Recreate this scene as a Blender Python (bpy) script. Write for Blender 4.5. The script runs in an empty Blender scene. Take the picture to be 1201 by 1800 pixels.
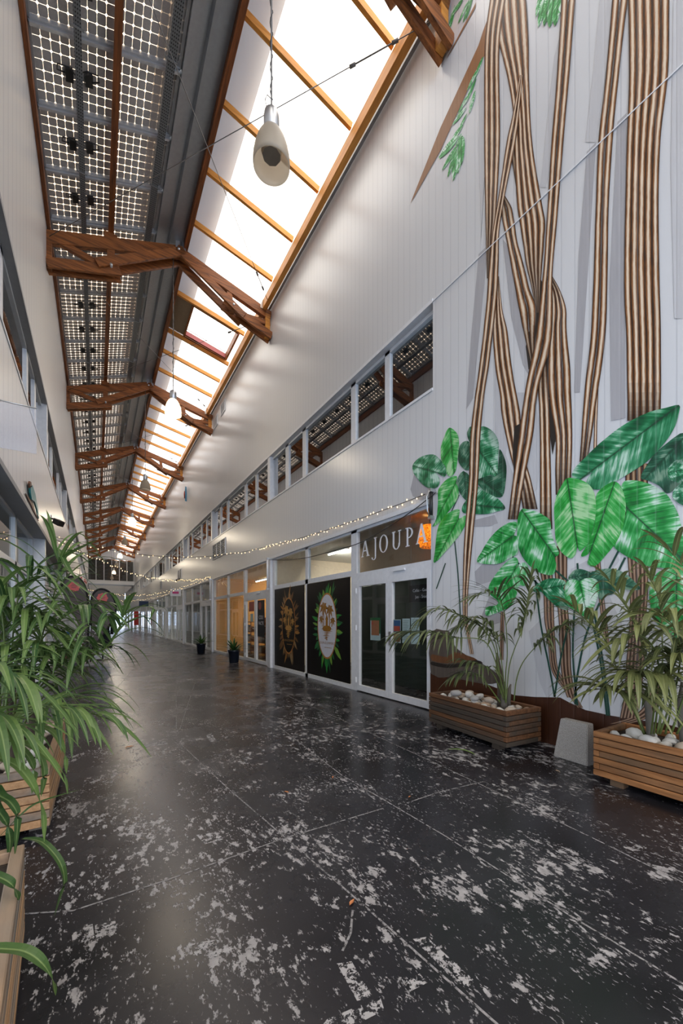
import bpy, bmesh, math, random
from mathutils import Vector, Matrix
R = math.radians
random.seed(7)
sc = bpy.context.scene
col = sc.collection

# ------------------------------------------------------------------ camera, sky, exposure
cam_d = bpy.data.cameras.new('camera'); cam = bpy.data.objects.new('camera', cam_d); col.objects.link(cam)
YAW = math.atan((600.5 - 170.0) / 690.0)            # the walkway runs along +Y; the camera looks to its right
cam.location = (0, 0, 1.4); cam.rotation_euler = (R(90), 0, -YAW)
cam_d.sensor_fit = 'HORIZONTAL'; cam_d.sensor_width = 24.0; cam_d.lens = 690.0 / 1201.0 * 24.0
cam_d.shift_x = 0.0; cam_d.shift_y = (1090.0 - 900.0) / 1201.0
cam_d.clip_start = 0.05; cam_d.clip_end = 400
sc.camera = cam

world = bpy.data.worlds.new('overcast_sky'); sc.world = world; world.use_nodes = True
wt = world.node_tree; wt.nodes.clear()
w_out = wt.nodes.new('ShaderNodeOutputWorld'); w_bg = wt.nodes.new('ShaderNodeBackground')
w_tc = wt.nodes.new('ShaderNodeTexCoord'); w_sep = wt.nodes.new('ShaderNodeSeparateXYZ'); w_rmp = wt.nodes.new('ShaderNodeValToRGB')
wt.links.new(w_tc.outputs['Generated'], w_sep.inputs[0]); wt.links.new(w_sep.outputs['Z'], w_rmp.inputs[0])
w_rmp.color_ramp.elements[0].position = 0.0; w_rmp.color_ramp.elements[0].color = (0.60, 0.745, 1.0, 1)
w_rmp.color_ramp.elements[1].position = 0.55; w_rmp.color_ramp.elements[1].color = (1.0, 0.925, 0.835, 1)
wt.links.new(w_rmp.outputs[0], w_bg.inputs[0]); w_bg.inputs[1].default_value = 3.0
wt.links.new(w_bg.outputs[0], w_out.inputs[0])

sc.view_settings.view_transform = 'Standard'; sc.view_settings.look = 'None'
sc.view_settings.exposure = 0.42; sc.view_settings.gamma = 1.0; sc.view_settings.use_curve_mapping = False
cy = sc.cycles
cy.use_denoising = True; cy.max_bounces = 7; cy.diffuse_bounces = 4; cy.glossy_bounces = 4; cy.transmission_bounces = 4
cy.transparent_max_bounces = 10; cy.sample_clamp_indirect = 8.0; cy.caustics_reflective = False; cy.caustics_refractive = False

# sky portals: they only help the sampling of the sky through the roof glazing and the open end
def portal(name, loc, rot, sx, sy):
    a = bpy.data.lights.new(name, 'AREA'); a.shape = 'RECTANGLE'; a.size = sx; a.size_y = sy; a.cycles.is_portal = True
    o = bpy.data.objects.new(name, a); col.objects.link(o); o.location = loc; o.rotation_euler = rot
portal('portal_right_slope', (3.2, 39.3, 11.35), (0, math.atan(.227), 0), 2.9, 84.6)
portal('portal_open_end', (1.7, -3.05, 5.8), (R(90), 0, 0), 5.3, 11.4)

# ------------------------------------------------------------------ places (metres)
XL, XR = -0.95, 4.35            # the two long walls
Y0, BAY = 4.05, 6.87            # first truss, bay length
NB = 12                         # trusses
YC = [Y0 + BAY * k for k in range(NB)]
YEND = YC[-1] + 2.0
YN = -3.0                       # open near end of the hall
Z_HEAD, Z_SILL, Z_WTOP = 3.2, 4.93, 6.25

# ------------------------------------------------------------------ helpers
def setp(o, label=None, cat=None, group=None, kind=None):
    if label: o['label'] = label
    if cat: o['category'] = cat
    if group: o['group'] = group
    if kind: o['kind'] = kind
    return o
def empty(name, loc=(0, 0, 0), rz=0.0, label=None, cat=None, group=None):
    o = bpy.data.objects.new(name, None); col.objects.link(o)
    o.location = loc; o.rotation_euler = (0, 0, rz); o.empty_display_size = .1
    return setp(o, label, cat, group)
def dup(o, parent=None):
    c = o.copy(); col.objects.link(c)
    if parent is not None: c.parent = parent
    for ch in list(o.children): dup(ch, c)
    return c
ORD = ['first', 'second', 'third', 'fourth', 'fifth', 'sixth', 'seventh', 'eighth', 'ninth', 'tenth', 'eleventh', 'twelfth', 'thirteenth', 'fourteenth']

class MB:
    """collects verts, faces, uv and a tint per face; build() links them as ONE mesh object"""
    def __init__(s): s.v = []; s.f = []; s.uv = []; s.t = []; s.sm = []
    def face(s, pts, uv=None, tint=0.5, smooth=False):
        b = len(s.v); s.v += [tuple(p) for p in pts]; s.f.append(tuple(range(b, b + len(pts))))
        s.uv.append(uv if uv else [(0, 0)] * len(pts)); s.t.append(tint); s.sm.append(smooth)
    def add(s, verts, faces, tint=0.5, smooth=False, uvs=None):
        b = len(s.v); s.v += [tuple(p) for p in verts]
        for f in faces:
            s.f.append(tuple(b + i for i in f)); s.uv.append([uvs[i] for i in f] if uvs else [(0, 0)] * len(f)); s.t.append(tint); s.sm.append(smooth)
    def box(s, x0, x1, y0, y1, z0, z1, tint=0.5):
        v = [(x, y, z) for z in (z0, z1) for y in (y0, y1) for x in (x0, x1)]
        s.add(v, [(0, 2, 3, 1), (4, 5, 7, 6), (0, 1, 5, 4), (2, 6, 7, 3), (0, 4, 6, 2), (1, 3, 7, 5)], tint)
        return s
    def beam(s, a, b, w, h, up=(0, 0, 1), tint=0.5):
        """a box from a to b; w across, h along 'up'"""
        a = Vector(a); b = Vector(b); d = (b - a).normalized(); u = Vector(up)
        sd = d.cross(u)
        if sd.length < 1e-5: sd = d.cross(Vector((1, 0, 0)))
        sd.normalize(); u = sd.cross(d).normalized()
        v = []
        for p in (a, b):
            for i, j in ((-1, -1), (1, -1), (1, 1), (-1, 1)): v.append(p + sd * (w / 2 * i) + u * (h / 2 * j))
        s.add(v, [(0, 3, 2, 1), (4, 5, 6, 7), (0, 1, 5, 4), (1, 2, 6, 5), (2, 3, 7, 6), (3, 0, 4, 7)], tint)
        return s
    def tube(s, pts, r, n=6, cap=True, tint=0.5):
        pts = [Vector(p) for p in pts]; rs = r if isinstance(r, (list, tuple)) else [r] * len(pts)
        vs = []; ref = Vector((0.13, 0.21, 0.97))
        for i, p in enumerate(pts):
            d = (pts[min(i + 1, len(pts) - 1)] - pts[max(i - 1, 0)]).normalized()
            if abs(d.dot(ref)) > .95: rf = Vector((1, 0.1, 0))
            else: rf = ref
            a = d.cross(rf).normalized(); b = d.cross(a)
            for k in range(n):
                t = 2 * math.pi * k / n; vs.append(p + (a * math.cos(t) + b * math.sin(t)) * rs[i])
        fs = []
        for i in range(len(pts) - 1):
            for k in range(n):
                fs.append((i * n + k, i * n + (k + 1) % n, (i + 1) * n + (k + 1) % n, (i + 1) * n + k))
        if cap: fs.append(tuple(range(n))[::-1]); fs.append(tuple((len(pts) - 1) * n + k for k in range(n)))
        s.add(vs, fs, tint, smooth=(n > 4)); return s
    def lathe(s, prof, c=(0, 0, 0), n=24, tint=0.5, smooth=True):
        vs = []; fs = []
        for r, z in prof:
            for k in range(n):
                t = 2 * math.pi * k / n; vs.append((c[0] + r * math.cos(t), c[1] + r * math.sin(t), c[2] + z))
        for i in range(len(prof) - 1):
            for k in range(n):
                fs.append((i * n + k, i * n + (k + 1) % n, (i + 1) * n + (k + 1) % n, (i + 1) * n + k))
        s.add(vs, fs, tint, smooth); return s
    def poly(s, pts3, uv=None, tint=0.5):
        s.face(pts3, uv, tint); return s
    def build(s, name, mat, parent=None, **kw):
        me = bpy.data.meshes.new(name); me.from_pydata(s.v, [], s.f)
        uvl = me.uv_layers.new(name='UVMap'); k = 0
        flat = [c for fu in s.uv for p in fu for c in (float(p[0]), float(p[1]))]
        uvl.data.foreach_set('uv', flat)
        if any(t != 0.5 for t in s.t):
            at = me.attributes.new('tint', 'FLOAT', 'FACE'); at.data.foreach_set('value', s.t)
        me.polygons.foreach_set('use_smooth', s.sm)
        for m in (mat if isinstance(mat, list) else [mat]): me.materials.append(m)
        me.update()
        o = bpy.data.objects.new(name, me); col.objects.link(o)
        if parent is not None: o.parent = parent
        return setp(o, **kw)
def text(name, body, size, mat, parent, loc, rot, extrude=0.0, align='CENTER'):
    f = bpy.data.curves.new('lettering', 'FONT'); f.body = body; f.size = size; f.align_x = align; f.resolution_u = 2; f.extrude = extrude
    fo = bpy.data.objects.new('lettering', f); col.objects.link(fo); dg = bpy.context.evaluated_depsgraph_get(); dg.update()
    me = bpy.data.meshes.new_from_object(fo.evaluated_get(dg)); bpy.data.objects.remove(fo); bpy.data.curves.remove(f)
    me.materials.clear(); me.materials.append(mat); o = bpy.data.objects.new(name, me); col.objects.link(o); o.parent = parent; o.location = loc; o.rotation_euler = rot; return o
def struct(name, mb, m): return mb.build(name, m, kind='structure')

# ------------------------------------------------------------------ materials
class NT:
    def __init__(s, name):
        s.m = bpy.data.materials.new(name); s.m.use_nodes = True; s.t = s.m.node_tree; s.t.nodes.clear()
        s.out = s.t.nodes.new('ShaderNodeOutputMaterial')
    def n(s, typ, ins=None, **props):
        nd = s.t.nodes.new('ShaderNode' + typ)
        for k, v in props.items(): setattr(nd, k, v)
        for k, v in (ins or {}).items(): s.set(nd, k, v)
        return nd
    def set(s, nd, k, v):
        i = nd.inputs[k]
        if isinstance(v, bpy.types.NodeSocket): s.t.links.new(v, i)
        elif isinstance(v, bpy.types.Node): s.t.links.new(v.outputs[0], i)
        else: i.default_value = v
    def math(s, op, a, b=None, c=None, clamp=False):
        nd = s.n('Math', operation=op, use_clamp=clamp); s.set(nd, 0, a)
        if b is not None: s.set(nd, 1, b)
        if c is not None: s.set(nd, 2, c)
        return nd.outputs[0]
    def mix(s, f, a, b, blend='MIX'):
        nd = s.n('Mix', data_type='RGBA', blend_type=blend); s.set(nd, 0, f); s.set(nd, 6, a); s.set(nd, 7, b); return nd.outputs[2]
    def ramp(s, f, stops, interp='LINEAR'):
        nd = s.n('ValToRGB'); s.set(nd, 0, f); cr = nd.color_ramp; cr.interpolation = interp
        while len(cr.elements) < len(stops): cr.elements.new(0.5)
        for e, (p, c) in zip(cr.elements, stops): e.position = p; e.color = (c[0], c[1], c[2], 1) if not isinstance(c, (int, float)) else (c, c, c, 1)
        return nd.outputs[0]
    def pos(s): return s.n('NewGeometry').outputs['Position']
    def scale(s, v, sx, sy, sz):
        nd = s.n('Mapping'); s.set(nd, 'Vector', v); nd.inputs['Scale'].default_value = (sx, sy, sz); return nd.outputs[0]
    def noise(s, v, scale, detail=4, rough=.5, out=0):
        return s.n('TexNoise', {'Vector': v, 'Scale': scale, 'Detail': detail, 'Roughness': rough}).outputs[out]
    def bsdf(s, base, rough=.5, metal=0., spec=.5, normal=None, **kw):
        nd = s.n('BsdfPrincipled', {'Base Color': base, 'Roughness': rough, 'Metallic': metal, 'Specular IOR Level': spec})
        if normal is not None: s.set(nd, 'Normal', normal)
        for k, v in kw.items(): s.set(nd, k.replace('_', ' '), v)
        return nd.outputs[0]
    def bump(s, h, strength=.3, dist=.01):
        return s.n('Bump', {'Height': h, 'Strength': strength, 'Distance': dist}).outputs[0]
    def end(s, sh): s.t.links.new(sh, s.out.inputs[0]); return s.m
def c4(c): return (c[0], c[1], c[2], 1)
def plain(name, c, rough=.5, metal=0., spec=.5):
    t = NT(name); n = t.noise(t.pos(), 14.0, 3); k = t.mix(n, c4([x * .88 for x in c]), c4([min(1, x * 1.1) for x in c]))
    return t.end(t.bsdf(k, rough, metal, spec))
def rib_height(t, period=.145, flute=.10, sharp=14.0):
    """vertical ribs of the cladding: a seam every period, fine flutes between"""
    sep = t.n('SeparateXYZ', {0: t.pos()}); y = sep.outputs['Y']
    f = t.math('FRACT', t.math('DIVIDE', y, period))
    d = t.math('ABSOLUTE', t.math('SUBTRACT', f, .5))
    seam = t.math('SMOOTH_MIN', t.math('MULTIPLY', d, sharp), 1.0, .3)
    fl = t.math('SINE', t.math('MULTIPLY', y, 2 * math.pi / (period / 5)))
    return t.math('ADD', seam, t.math('MULTIPLY', fl, flute)), seam
def cladding(name, c, period=.145, dark=.42, flute=.12, sharp=14.0):
    t = NT(name); h, seam = rib_height(t, period, flute, sharp)
    nz = t.noise(t.pos(), .7, 3)
    base = t.mix(nz, c4([x * .94 for x in c]), c4(c))
    base = t.mix(t.math('MULTIPLY', t.math('SUBTRACT', 1.0, seam, clamp=True), dark), base, (.40, .41, .43, 1))
    return t.end(t.bsdf(base, .30, 0., .7, t.bump(seam, .25, .004)))
def wood(name, dark, light, axis='Y', rough=.55, tint=False, gs=1.0, spec=.4):
    t = NT(name); p = t.n('TexCoord').outputs['Object']
    sx = {'X': (.6, 9, 9), 'Y': (9, .6, 9), 'Z': (9, 9, .6)}[axis]
    p = t.scale(p, *sx)
    n1 = t.noise(p, 2.2 * gs, 6, .6); n2 = t.noise(p, 9.0 * gs, 4, .7)
    k = t.math('ADD', t.math('MULTIPLY', n1, .75), t.math('MULTIPLY', n2, .25))
    cl = t.ramp(k, [(.32, dark), (.68, light)])
    if tint:
        a = t.n('Attribute', attribute_name='tint').outputs['Fac']
        cl = t.mix(a, t.mix(.75, cl, (.085, .072, .06, 1)), cl)
    return t.end(t.bsdf(cl, rough, 0., spec, t.bump(n2, .25, .004)))
def emit(name, c, s):
    t = NT(name); e = t.n('Emission', {'Color': c4(c), 'Strength': s}); return t.end(e.outputs[0])
def glass(name, tint=(.86, .9, .88), refl=1.0, rough=0.015):
    t = NT(name); tr = t.n('BsdfTransparent', {'Color': c4(tint)}); gl = t.n('BsdfGlossy', {'Color': (1, 1, 1, 1), 'Roughness': rough})
    g = t.n('NewGeometry'); dp = t.n('VectorMath', {0: g.outputs['Normal'], 1: g.outputs['Incoming']}, operation='DOT_PRODUCT').outputs['Value']
    k = t.math('POWER', t.math('SUBTRACT', 1.0, t.math('ABSOLUTE', dp), clamp=True), 5.0)
    f = t.math('MULTIPLY_ADD', k, .9 * refl, .055 * refl, clamp=True)
    mx = t.n('MixShader', {0: f, 1: tr.outputs[0], 2: gl.outputs[0]}); return t.end(mx.outputs[0])

M = {}
M['clad'] = cladding('white_ribbed_cladding', (.69, .69, .69))
M['clad_left'] = cladding('white_ribbed_cladding_left', (.70, .685, .665), .30, .75, .04, 12.0)
M['white'] = plain('white_frame', (.74, .75, .77), .35)
M['grey_trim'] = plain('grey_trim', (.33, .33, .335), .5)
M['galv'] = plain('galvanised_steel', (.34, .36, .38), .45, .75)
M['alu'] = plain('aluminium', (.55, .56, .57), .35, .9); M['rail'] = plain('brushed_rail', (.50, .505, .51), .4, .3)
M['signwhite'] = plain('white_sheet', (.82, .82, .83), .5)
M['black'] = plain('black_plastic', (.012, .012, .013), .45)
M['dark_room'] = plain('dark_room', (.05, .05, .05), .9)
M['beige'] = plain('beige_plaster', (.62, .54, .43), .9)
M['warm'] = plain('warm_plaster', (.75, .45, .16), .9)
M['grey_room'] = plain('grey_plaster', (.30, .31, .30), .9)
M['pale_room'] = plain('pale_plaster', (.62, .62, .60), .9)
M['green_dark'] = plain('dark_green_panel', (.022, .038, .028), .8)
M['truss'] = wood('dark_truss_timber', (.045, .014, .005), (.42, .14, .034), 'X')
M['truss_y'] = wood('dark_beam_timber', (.045, .014, .005), (.34, .105, .026), 'Y')
M['rafter'] = wood('daylit_rafter_timber', (.42, .15, .02), (.74, .33, .06), 'X')  # truss wood again, with daylight through the roof painted into its colour
M['eave'] = wood('daylit_eave_timber', (.42, .15, .02), (.72, .32, .06), 'Y')  # eave beam: same wood, the roof daylight painted in as orange
M['glass'] = glass('window_glass')
M['glass_dark'] = glass('dark_window_glass', (.5, .55, .52), 1.5)
M['glass_up'] = glass('upper_window_glass', (.8, .84, .82), 3.6)
M['wire'] = plain('steel_wire', (.16, .15, .14), .5, .5)
M['cord'] = plain('dark_cord', (.02, .02, .02), .6)
M['bulb'] = emit('warm_fairy_bulb', (1.0, .70, .36), 3.2)
M['tube'] = emit('white_tube_light', (1.0, .96, .88), 7.0)
M['lamp_on'] = emit('lit_lamp_bulb', (1.0, .93, .80), 14.0)

def floor_mat():
    t = NT('worn_black_floor'); p = t.pos()
    low = t.noise(p, .55, 3, .5); mid = t.noise(t.scale(p, 1.25, .8, 1), 2.4, 4, .6)
    fine = t.noise(t.scale(p, 1.25, .7, 1), 15.0, 8, .70); fleck = t.noise(t.scale(p, 1.3, .55, 1), 54.0, 5, .64)
    sep = t.n('SeparateXYZ', {0: p}); x = sep.outputs['X']; y = sep.outputs['Y']
    near = t.math('SUBTRACT', 1.0, t.math('MULTIPLY', t.math('SUBTRACT', y, 4.5, clamp=True), .9), clamp=True)  # paint worn most at the entrance end
    k = t.math('ADD', t.math('ADD', t.math('MULTIPLY', fine, 1.0), t.math('MULTIPLY', mid, .40)), t.math('MULTIPLY', low, .30))
    k = t.math('ADD', k, t.math('MULTIPLY', near, .035))
    m1 = t.ramp(k, [(.0, 0.), (1., 1.)])
    worn = t.math('MULTIPLY', t.math('SUBTRACT', k, .965), 40.0, clamp=True)
    k2 = t.math('ADD', t.math('MULTIPLY', fleck, 1.0), t.math('MULTIPLY', mid, .42))
    fl = t.math('MULTIPLY', t.math('SUBTRACT', k2, .822), 30.0, clamp=True)
    worn = t.math('MAXIMUM', worn, t.math('MULTIPLY', fl, .85))
    dirt = t.noise(p, 1.1, 6, .6)
    base = t.ramp(dirt, [(.3, (.009, .0085, .0105)), (.7, (.025, .0245, .030))])
    patch = t.ramp(t.noise(p, 30., 3), [(.3, (.23, .22, .225)), (.7, (.36, .35, .355))])
    c = t.mix(worn, base, patch)
    rg = t.math('ADD', t.math('MULTIPLY_ADD', dirt, .24, .15), t.math('MULTIPLY', worn, .25))
    bp = t.bump(t.math('ADD', t.math('MULTIPLY', worn, -1.0), t.math('MULTIPLY', t.noise(p, 60., 3), .5)), .12, .002)
    return t.end(t.bsdf(c, rg, 0., .42, bp))
M['floor'] = floor_mat()
t = NT('floor_saw_cut'); nj = t.noise(t.pos(), 32., 5, .7); dj = t.bsdf(t.ramp(nj, [(.35, (.05, .05, .052)), (.6, (.27, .26, .265))]), .7)
M['joint'] = t.end(t.n('MixShader', {0: t.math('MULTIPLY', t.math('SUBTRACT', nj, .40), 14., clamp=True), 1: t.n('BsdfTransparent').outputs[0], 2: dj}).outputs[0])
def flaky():
    t = NT('flaked_tape_residue'); n = t.noise(t.pos(), 26., 6, .75)
    a = t.math('MULTIPLY', t.math('SUBTRACT', n, .49), 30., clamp=True)
    d = t.bsdf((.34, .33, .335, 1), .7); tr = t.n('BsdfTransparent'); mx = t.n('MixShader', {0: a, 1: tr.outputs[0], 2: d}); return t.end(mx.outputs[0])
M['flaky'] = flaky()

def poly_mat():
    t = NT('ribbed_polycarbonate'); sep = t.n('SeparateXYZ', {0: t.pos()})
    rib = t.math('SINE', t.math('MULTIPLY', sep.outputs['Y'], 2 * math.pi / .02)); k = t.math('MULTIPLY_ADD', rib, .03, .93)
    cc = t.n('CombineColor', {0: k, 1: k, 2: k})
    tr = t.n('BsdfTransparent', {'Color': cc.outputs[0]}); tl = t.n('BsdfTranslucent', {'Color': (.92, .9, .88, 1)})
    mx = t.n('MixShader', {0: .35, 1: tr.outputs[0], 2: tl.outputs[0]}); return t.end(mx.outputs[0])
M['poly'] = poly_mat()
def cell_mat():
    """square solar cells with clipped corners between two sheets of clear glass"""
    t = NT('solar_cells_in_glass'); uv = t.n('TexCoord').outputs['UV']; s2 = t.n('SeparateXYZ', {0: uv})
    fx = t.math('ABSOLUTE', t.math('SUBTRACT', t.math('FRACT', s2.outputs['X']), .5)); fy = t.math('ABSOLUTE', t.math('SUBTRACT', t.math('FRACT', s2.outputs['Y']), .5))
    a = t.math('MULTIPLY', t.math('GREATER_THAN', t.math('MAXIMUM', t.math('MULTIPLY', fx, .985), fy), .472), .55)
    b = t.math('GREATER_THAN', t.math('ADD', fx, fy), .83); gap = t.math('MAXIMUM', a, b)
    cell = t.bsdf(t.mix(t.noise(t.pos(), 40., 2), (.34, .32, .305, 1), (.48, .455, .43, 1)), .6)
    tr = t.n('BsdfTransparent', {'Color': (.95, .80, .64, 1)})
    mx = t.n('MixShader', {0: gap, 1: cell, 2: tr.outputs[0]}); return t.end(mx.outputs[0])
M['cells'] = cell_mat()

# ================================================================== THE SETTING
struct('floor', MB().box(-5.2, 8.2, YN - 9, YEND + 30, -.12, 0), M['floor'])
jb = MB()  # floor lines and flake outlines below: image pixels projected onto the floor, baked
for line in ([(0.788,4.904),(0.93,3.228),(1.03,2.33),(1.112,1.574),(1.16,1.041),(1.178,0.855)], [(2.236,12),(2.072,5.327),(1.878,3.014),(1.917,1.816),(1.903,1.011),(1.915,0.57)],
             [(2.813,10.23),(3.018,7.45),(2.919,4.685),(2.814,2.817),(2.753,1.897),(2.701,1.257),(2.651,0.789)], [(0.788,4.904),(2.771,17.247)], [(2.636,12.241),(0.788,4.904)],
             [(-0.299,2.389),(-0.095,2.288),(0.339,2.291),(1.03,2.33),(1.809,2.311)], [(2.01,2.282),(2.352,2.29),(2.844,2.235)], [(0.788,4.904),(1.811,4.563),(3.051,4.319),(4.074,4.078)], [(0.079,7.541),(2.257,21.364)],
             [(0.405,4.923),(0.746,5.035),(0.792,4.5)], [(1.048,1.579),(0.965,1.468),(0.882,1.406)]):
    for a, b in zip(line[:-1], line[1:]):
        a = Vector((a[0], a[1], 0)); b = Vector((b[0], b[1], 0)); n = (b - a).normalized().cross(Vector((0, 0, 1))) * .0052
        jb.face([a - n + Vector((0, 0, .0012)), b - n + Vector((0, 0, .0012)), b + n + Vector((0, 0, .0012)), a + n + Vector((0, 0, .0012))])
struct('trim_1', jb, M['joint'])
fk = MB()
for q in ([(0.83,1.367),(0.887,1.344),(0.87,1.177),(0.812,1.193)], [(0.685,1.194),(0.894,1.162),(0.876,1.113),(0.743,1.127),(0.642,1.177)], [(1.177,1.295),(1.237,1.272),(1.244,1.025),(1.206,1.01),(1.184,1.046)], [(1.007,1.173),(1.085,1.154),(1.084,1.109),(0.999,1.118)],
          [(-0.095,2.129),(-0.016,2.142),(-0.008,2.039),(-0.087,2.045)], [(-0.007,2.128),(0.074,2.106),(0.075,2.016),(-0.004,2.043)], [(0.409,4.968),(0.68,4.921),(0.687,4.795),(0.424,4.818)], [(0.55,2.669),(0.685,2.625),(0.683,2.524),(0.573,2.532)], [(1.129,4.932),(1.206,4.941),(1.177,4.637),(1.105,4.606)], [(0.333,1.79),(0.444,1.749),(0.493,1.662),(0.457,1.638),(0.352,1.71)]):
    fk.face([(x, y, .001) for x, y in q])
struct('trim_2', fk, M['flaky'])

def strip(name, x0, x1, y0, y1, z0, z1, m): return struct(name, MB().box(x0, x1, y0, y1, z0, z1), m)
WT = .12
# right wall
strip('wall_right', XR, XR + WT, YN, Y0 + .29, 0, 10.75, M['clad'])
strip('wall_right_upper', XR, XR + WT, Y0 + .29, YEND, Z_WTOP, 10.75, M['clad'])
strip('wall_right_spandrel', XR, XR + WT, Y0 + .29, YEND, Z_HEAD, Z_SILL, M['clad'])
# left wall
strip('wall_left_upper', XL - WT, XL, YN, YEND, Z_WTOP, 10.42, M['clad_left'])
strip('wall_left_spandrel', XL - WT, XL, YN, YEND, Z_HEAD, Z_SILL, M['clad_left'])
# projecting edge trims: window sills and heads, shopfront heads
tn = 3
for side, x0, x1 in ((1, XR - .015, XR + .15), (-1, XL - .27, XL + .015)):
    ya = Y0 + .29 if side > 0 else YN
    xa, xb = (x0, x1)
    for z0, z1, m in ((Z_SILL - .03, Z_SILL + .012, 'white'), (Z_WTOP - .012, Z_WTOP + .05, 'white'), (Z_HEAD - .012, Z_HEAD + .06, 'white' if side > 0 else 'grey_trim')):
        if side < 0 and z0 > 4: strip('trim_%d' % tn, XL - .16, XL + .012, ya, YEND, z0, z1, M[m] if z0 < 6 else M['grey_trim'])
        else: strip('trim_%d' % tn, xa, xb, ya, YEND, z0, z1, M[m])
        tn += 1
strip('trim_%d' % tn, XR - .014, XR, YN, Y0 + .3, 6.245, 6.258, M['white']); tn += 1     # flashing between the two tiers of mural panels
# piers between the upper windows, columns between the shops
def pier(side, k):
    global tn
    y = YC[k]; xo = XR if side > 0 else XL
    a, b = (xo, xo + .16) if side > 0 else (xo - .16, xo)
    strip('trim_%d' % tn, a, b, y + .06, y + .24, Z_SILL, Z_WTOP, M['white']); tn += 1
    a, b = (XR - .04, XR + .1) if side > 0 else (XL - .27, XL - .02)
    c = strip('trim_%d' % tn, a, b, y - .07, y + .09, 0, Z_HEAD, M['white']); tn += 1
for k in range(NB):
    if k > 0: pier(1, k)
    pier(-1, k)

# ---- glazing of one bay
PANES_UP = [(.31, 1.45), (1.59, 2.54), (2.71, 4.77), (4.96, 5.81), (6.02, 6.93)]
wn = 1; dn = 1
def frame_box(mb, side, x, y0, y1, z0, z1, th=.07):
    mb.box(x, x + th, y0, y1, z0, z1) if side > 0 else mb.box(x - th, x, y0, y1, z0, z1)
def pane(parent, name, x, y0, y1, z0, z1, m):
    MB().face([(x, y0, z0), (x, y1, z0), (x, y1, z1), (x, y0, z1)]).__class__
    mb = MB(); mb.face([(x, y0, z0), (x, y1, z0), (x, y1, z1), (x, y0, z1)]); return mb.build(name, m, parent)
def upper_window(side, k, nearcut=0.0):
    global wn
    y = YC[k]; x = (XR + .10) if side > 0 else (XL - .10)
    fr = MB(); ys = PANES_UP; z0, z1 = Z_SILL, Z_WTOP
    frame_box(fr, side, x, y + .24, y + ys[0][0], z0, z1)
    for a, b in zip(ys[:-1], ys[1:]): frame_box(fr, side, x, y + a[1], y + b[0], z0, z1)
    frame_box(fr, side, x, y + .24, y + 6.93, z0, z0 + .05); frame_box(fr, side, x, y + .24, y + 6.93, z1 - .07, z1)
    w = fr.build('window_%d' % wn, M['white'], kind='structure'); wn += 1
    for a, b in ys: pane(w, 'glass_pane', x + side * .03, y + a, y + b, z0 + .05, z1 - .07, M['glass_up'])
def shopfront(side, k):
    global wn, dn
    y = YC[k]; x = (XR + .03) if side > 0 else (XL - .22)
    fr = MB(); z1 = Z_HEAD
    for a, b in ((2.40, 2.60), (4.52, 4.66), (6.64, 6.79)): frame_box(fr, side, x, y + a, y + b, 0, z1, .08)
    frame_box(fr, side, x, y + 2.6, y + 6.64, 2.29, 2.40, .08); frame_box(fr, side, x, y + 2.6, y + 6.64, 0, .09, .08); frame_box(fr, side, x, y + .33, y + 6.64, z1 - .06, z1, .08)
    frame_box(fr, side, x, y + .27, y + .36, 0, z1, .08); frame_box(fr, side, x, y + .36, y + 2.4, 2.18, 2.33, .08)
    if side > 0 and k < 3:
        fr.box(x - .03, x, y + .95, y + 1.25, 2.24, 2.27)
    w = fr.build('window_%d' % wn, M['white'], kind='structure'); wn += 1
    gx = x + side * .03
    dark = (side > 0 and k == 0)
    for a, b in ((2.6, 4.52), (4.66, 6.64)):
        pane(w, 'glass_pane', gx, y + a, y + b, 2.40, z1 - .06, M['glass'])
        pane(w, 'glass_pane', gx, y + a, y + b, .09, 2.29, M['glass'])
    pane(w, 'glass_pane', gx, y + .36, y + 2.4, 2.33, z1 - .06, M['glass'])
    # the double door
    d = MB()
    for a, b in ((.36, .44), (1.29, 1.38), (1.385, 1.47), (2.30, 2.40)): frame_box(d, side, x - side * .01, y + a, y + b, .02, 2.18, .06)
    for a, b in ((.36, 1.38), (1.385, 2.40)):
        a += .08 if a < 1 else .085; b -= .09 if b < 2 else .10; frame_box(d, side, x - side * .01, y + a, y + b, .02, .13, .06); frame_box(d, side, x - side * .01, y + a, y + b, 2.06, 2.18, .06)
    dd = d.build('door_%d' % dn, M['white'], kind='structure'); dn += 1
    for a, b in ((.44, 1.29), (1.47, 2.30)): pane(dd, 'glass_pane', gx, y + a, y + b, .13, 2.06, M['glass'])
    if k < 4:
        s = -side
        for z in ((.22, 1.25, 1.98, .0) if True else ()):
            if z: MB().box(min(x, x + s * .03), max(x, x + s * .03), y + 2.39, y + 2.415, z - .05, z + .05).build('hinge', M['white'], dd)
        h = MB(); h.tube([(x + s * .015, y + 1.34, 1.12), (x + s * .06, y + 1.34, 1.12), (x + s * .06, y + 1.48 if k else y + 1.40, 1.12)], .011); h.box(min(x + s * .01, x + s * .025), max(x + s * .01, x + s * .025), y + 1.31, y + 1.37, .96, 1.2)
        h.build('handle', M['alu'], dd)
for k in range(NB):
    for s in (1, -1):
        upper_window(s, k); shopfront(s, k)

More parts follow.
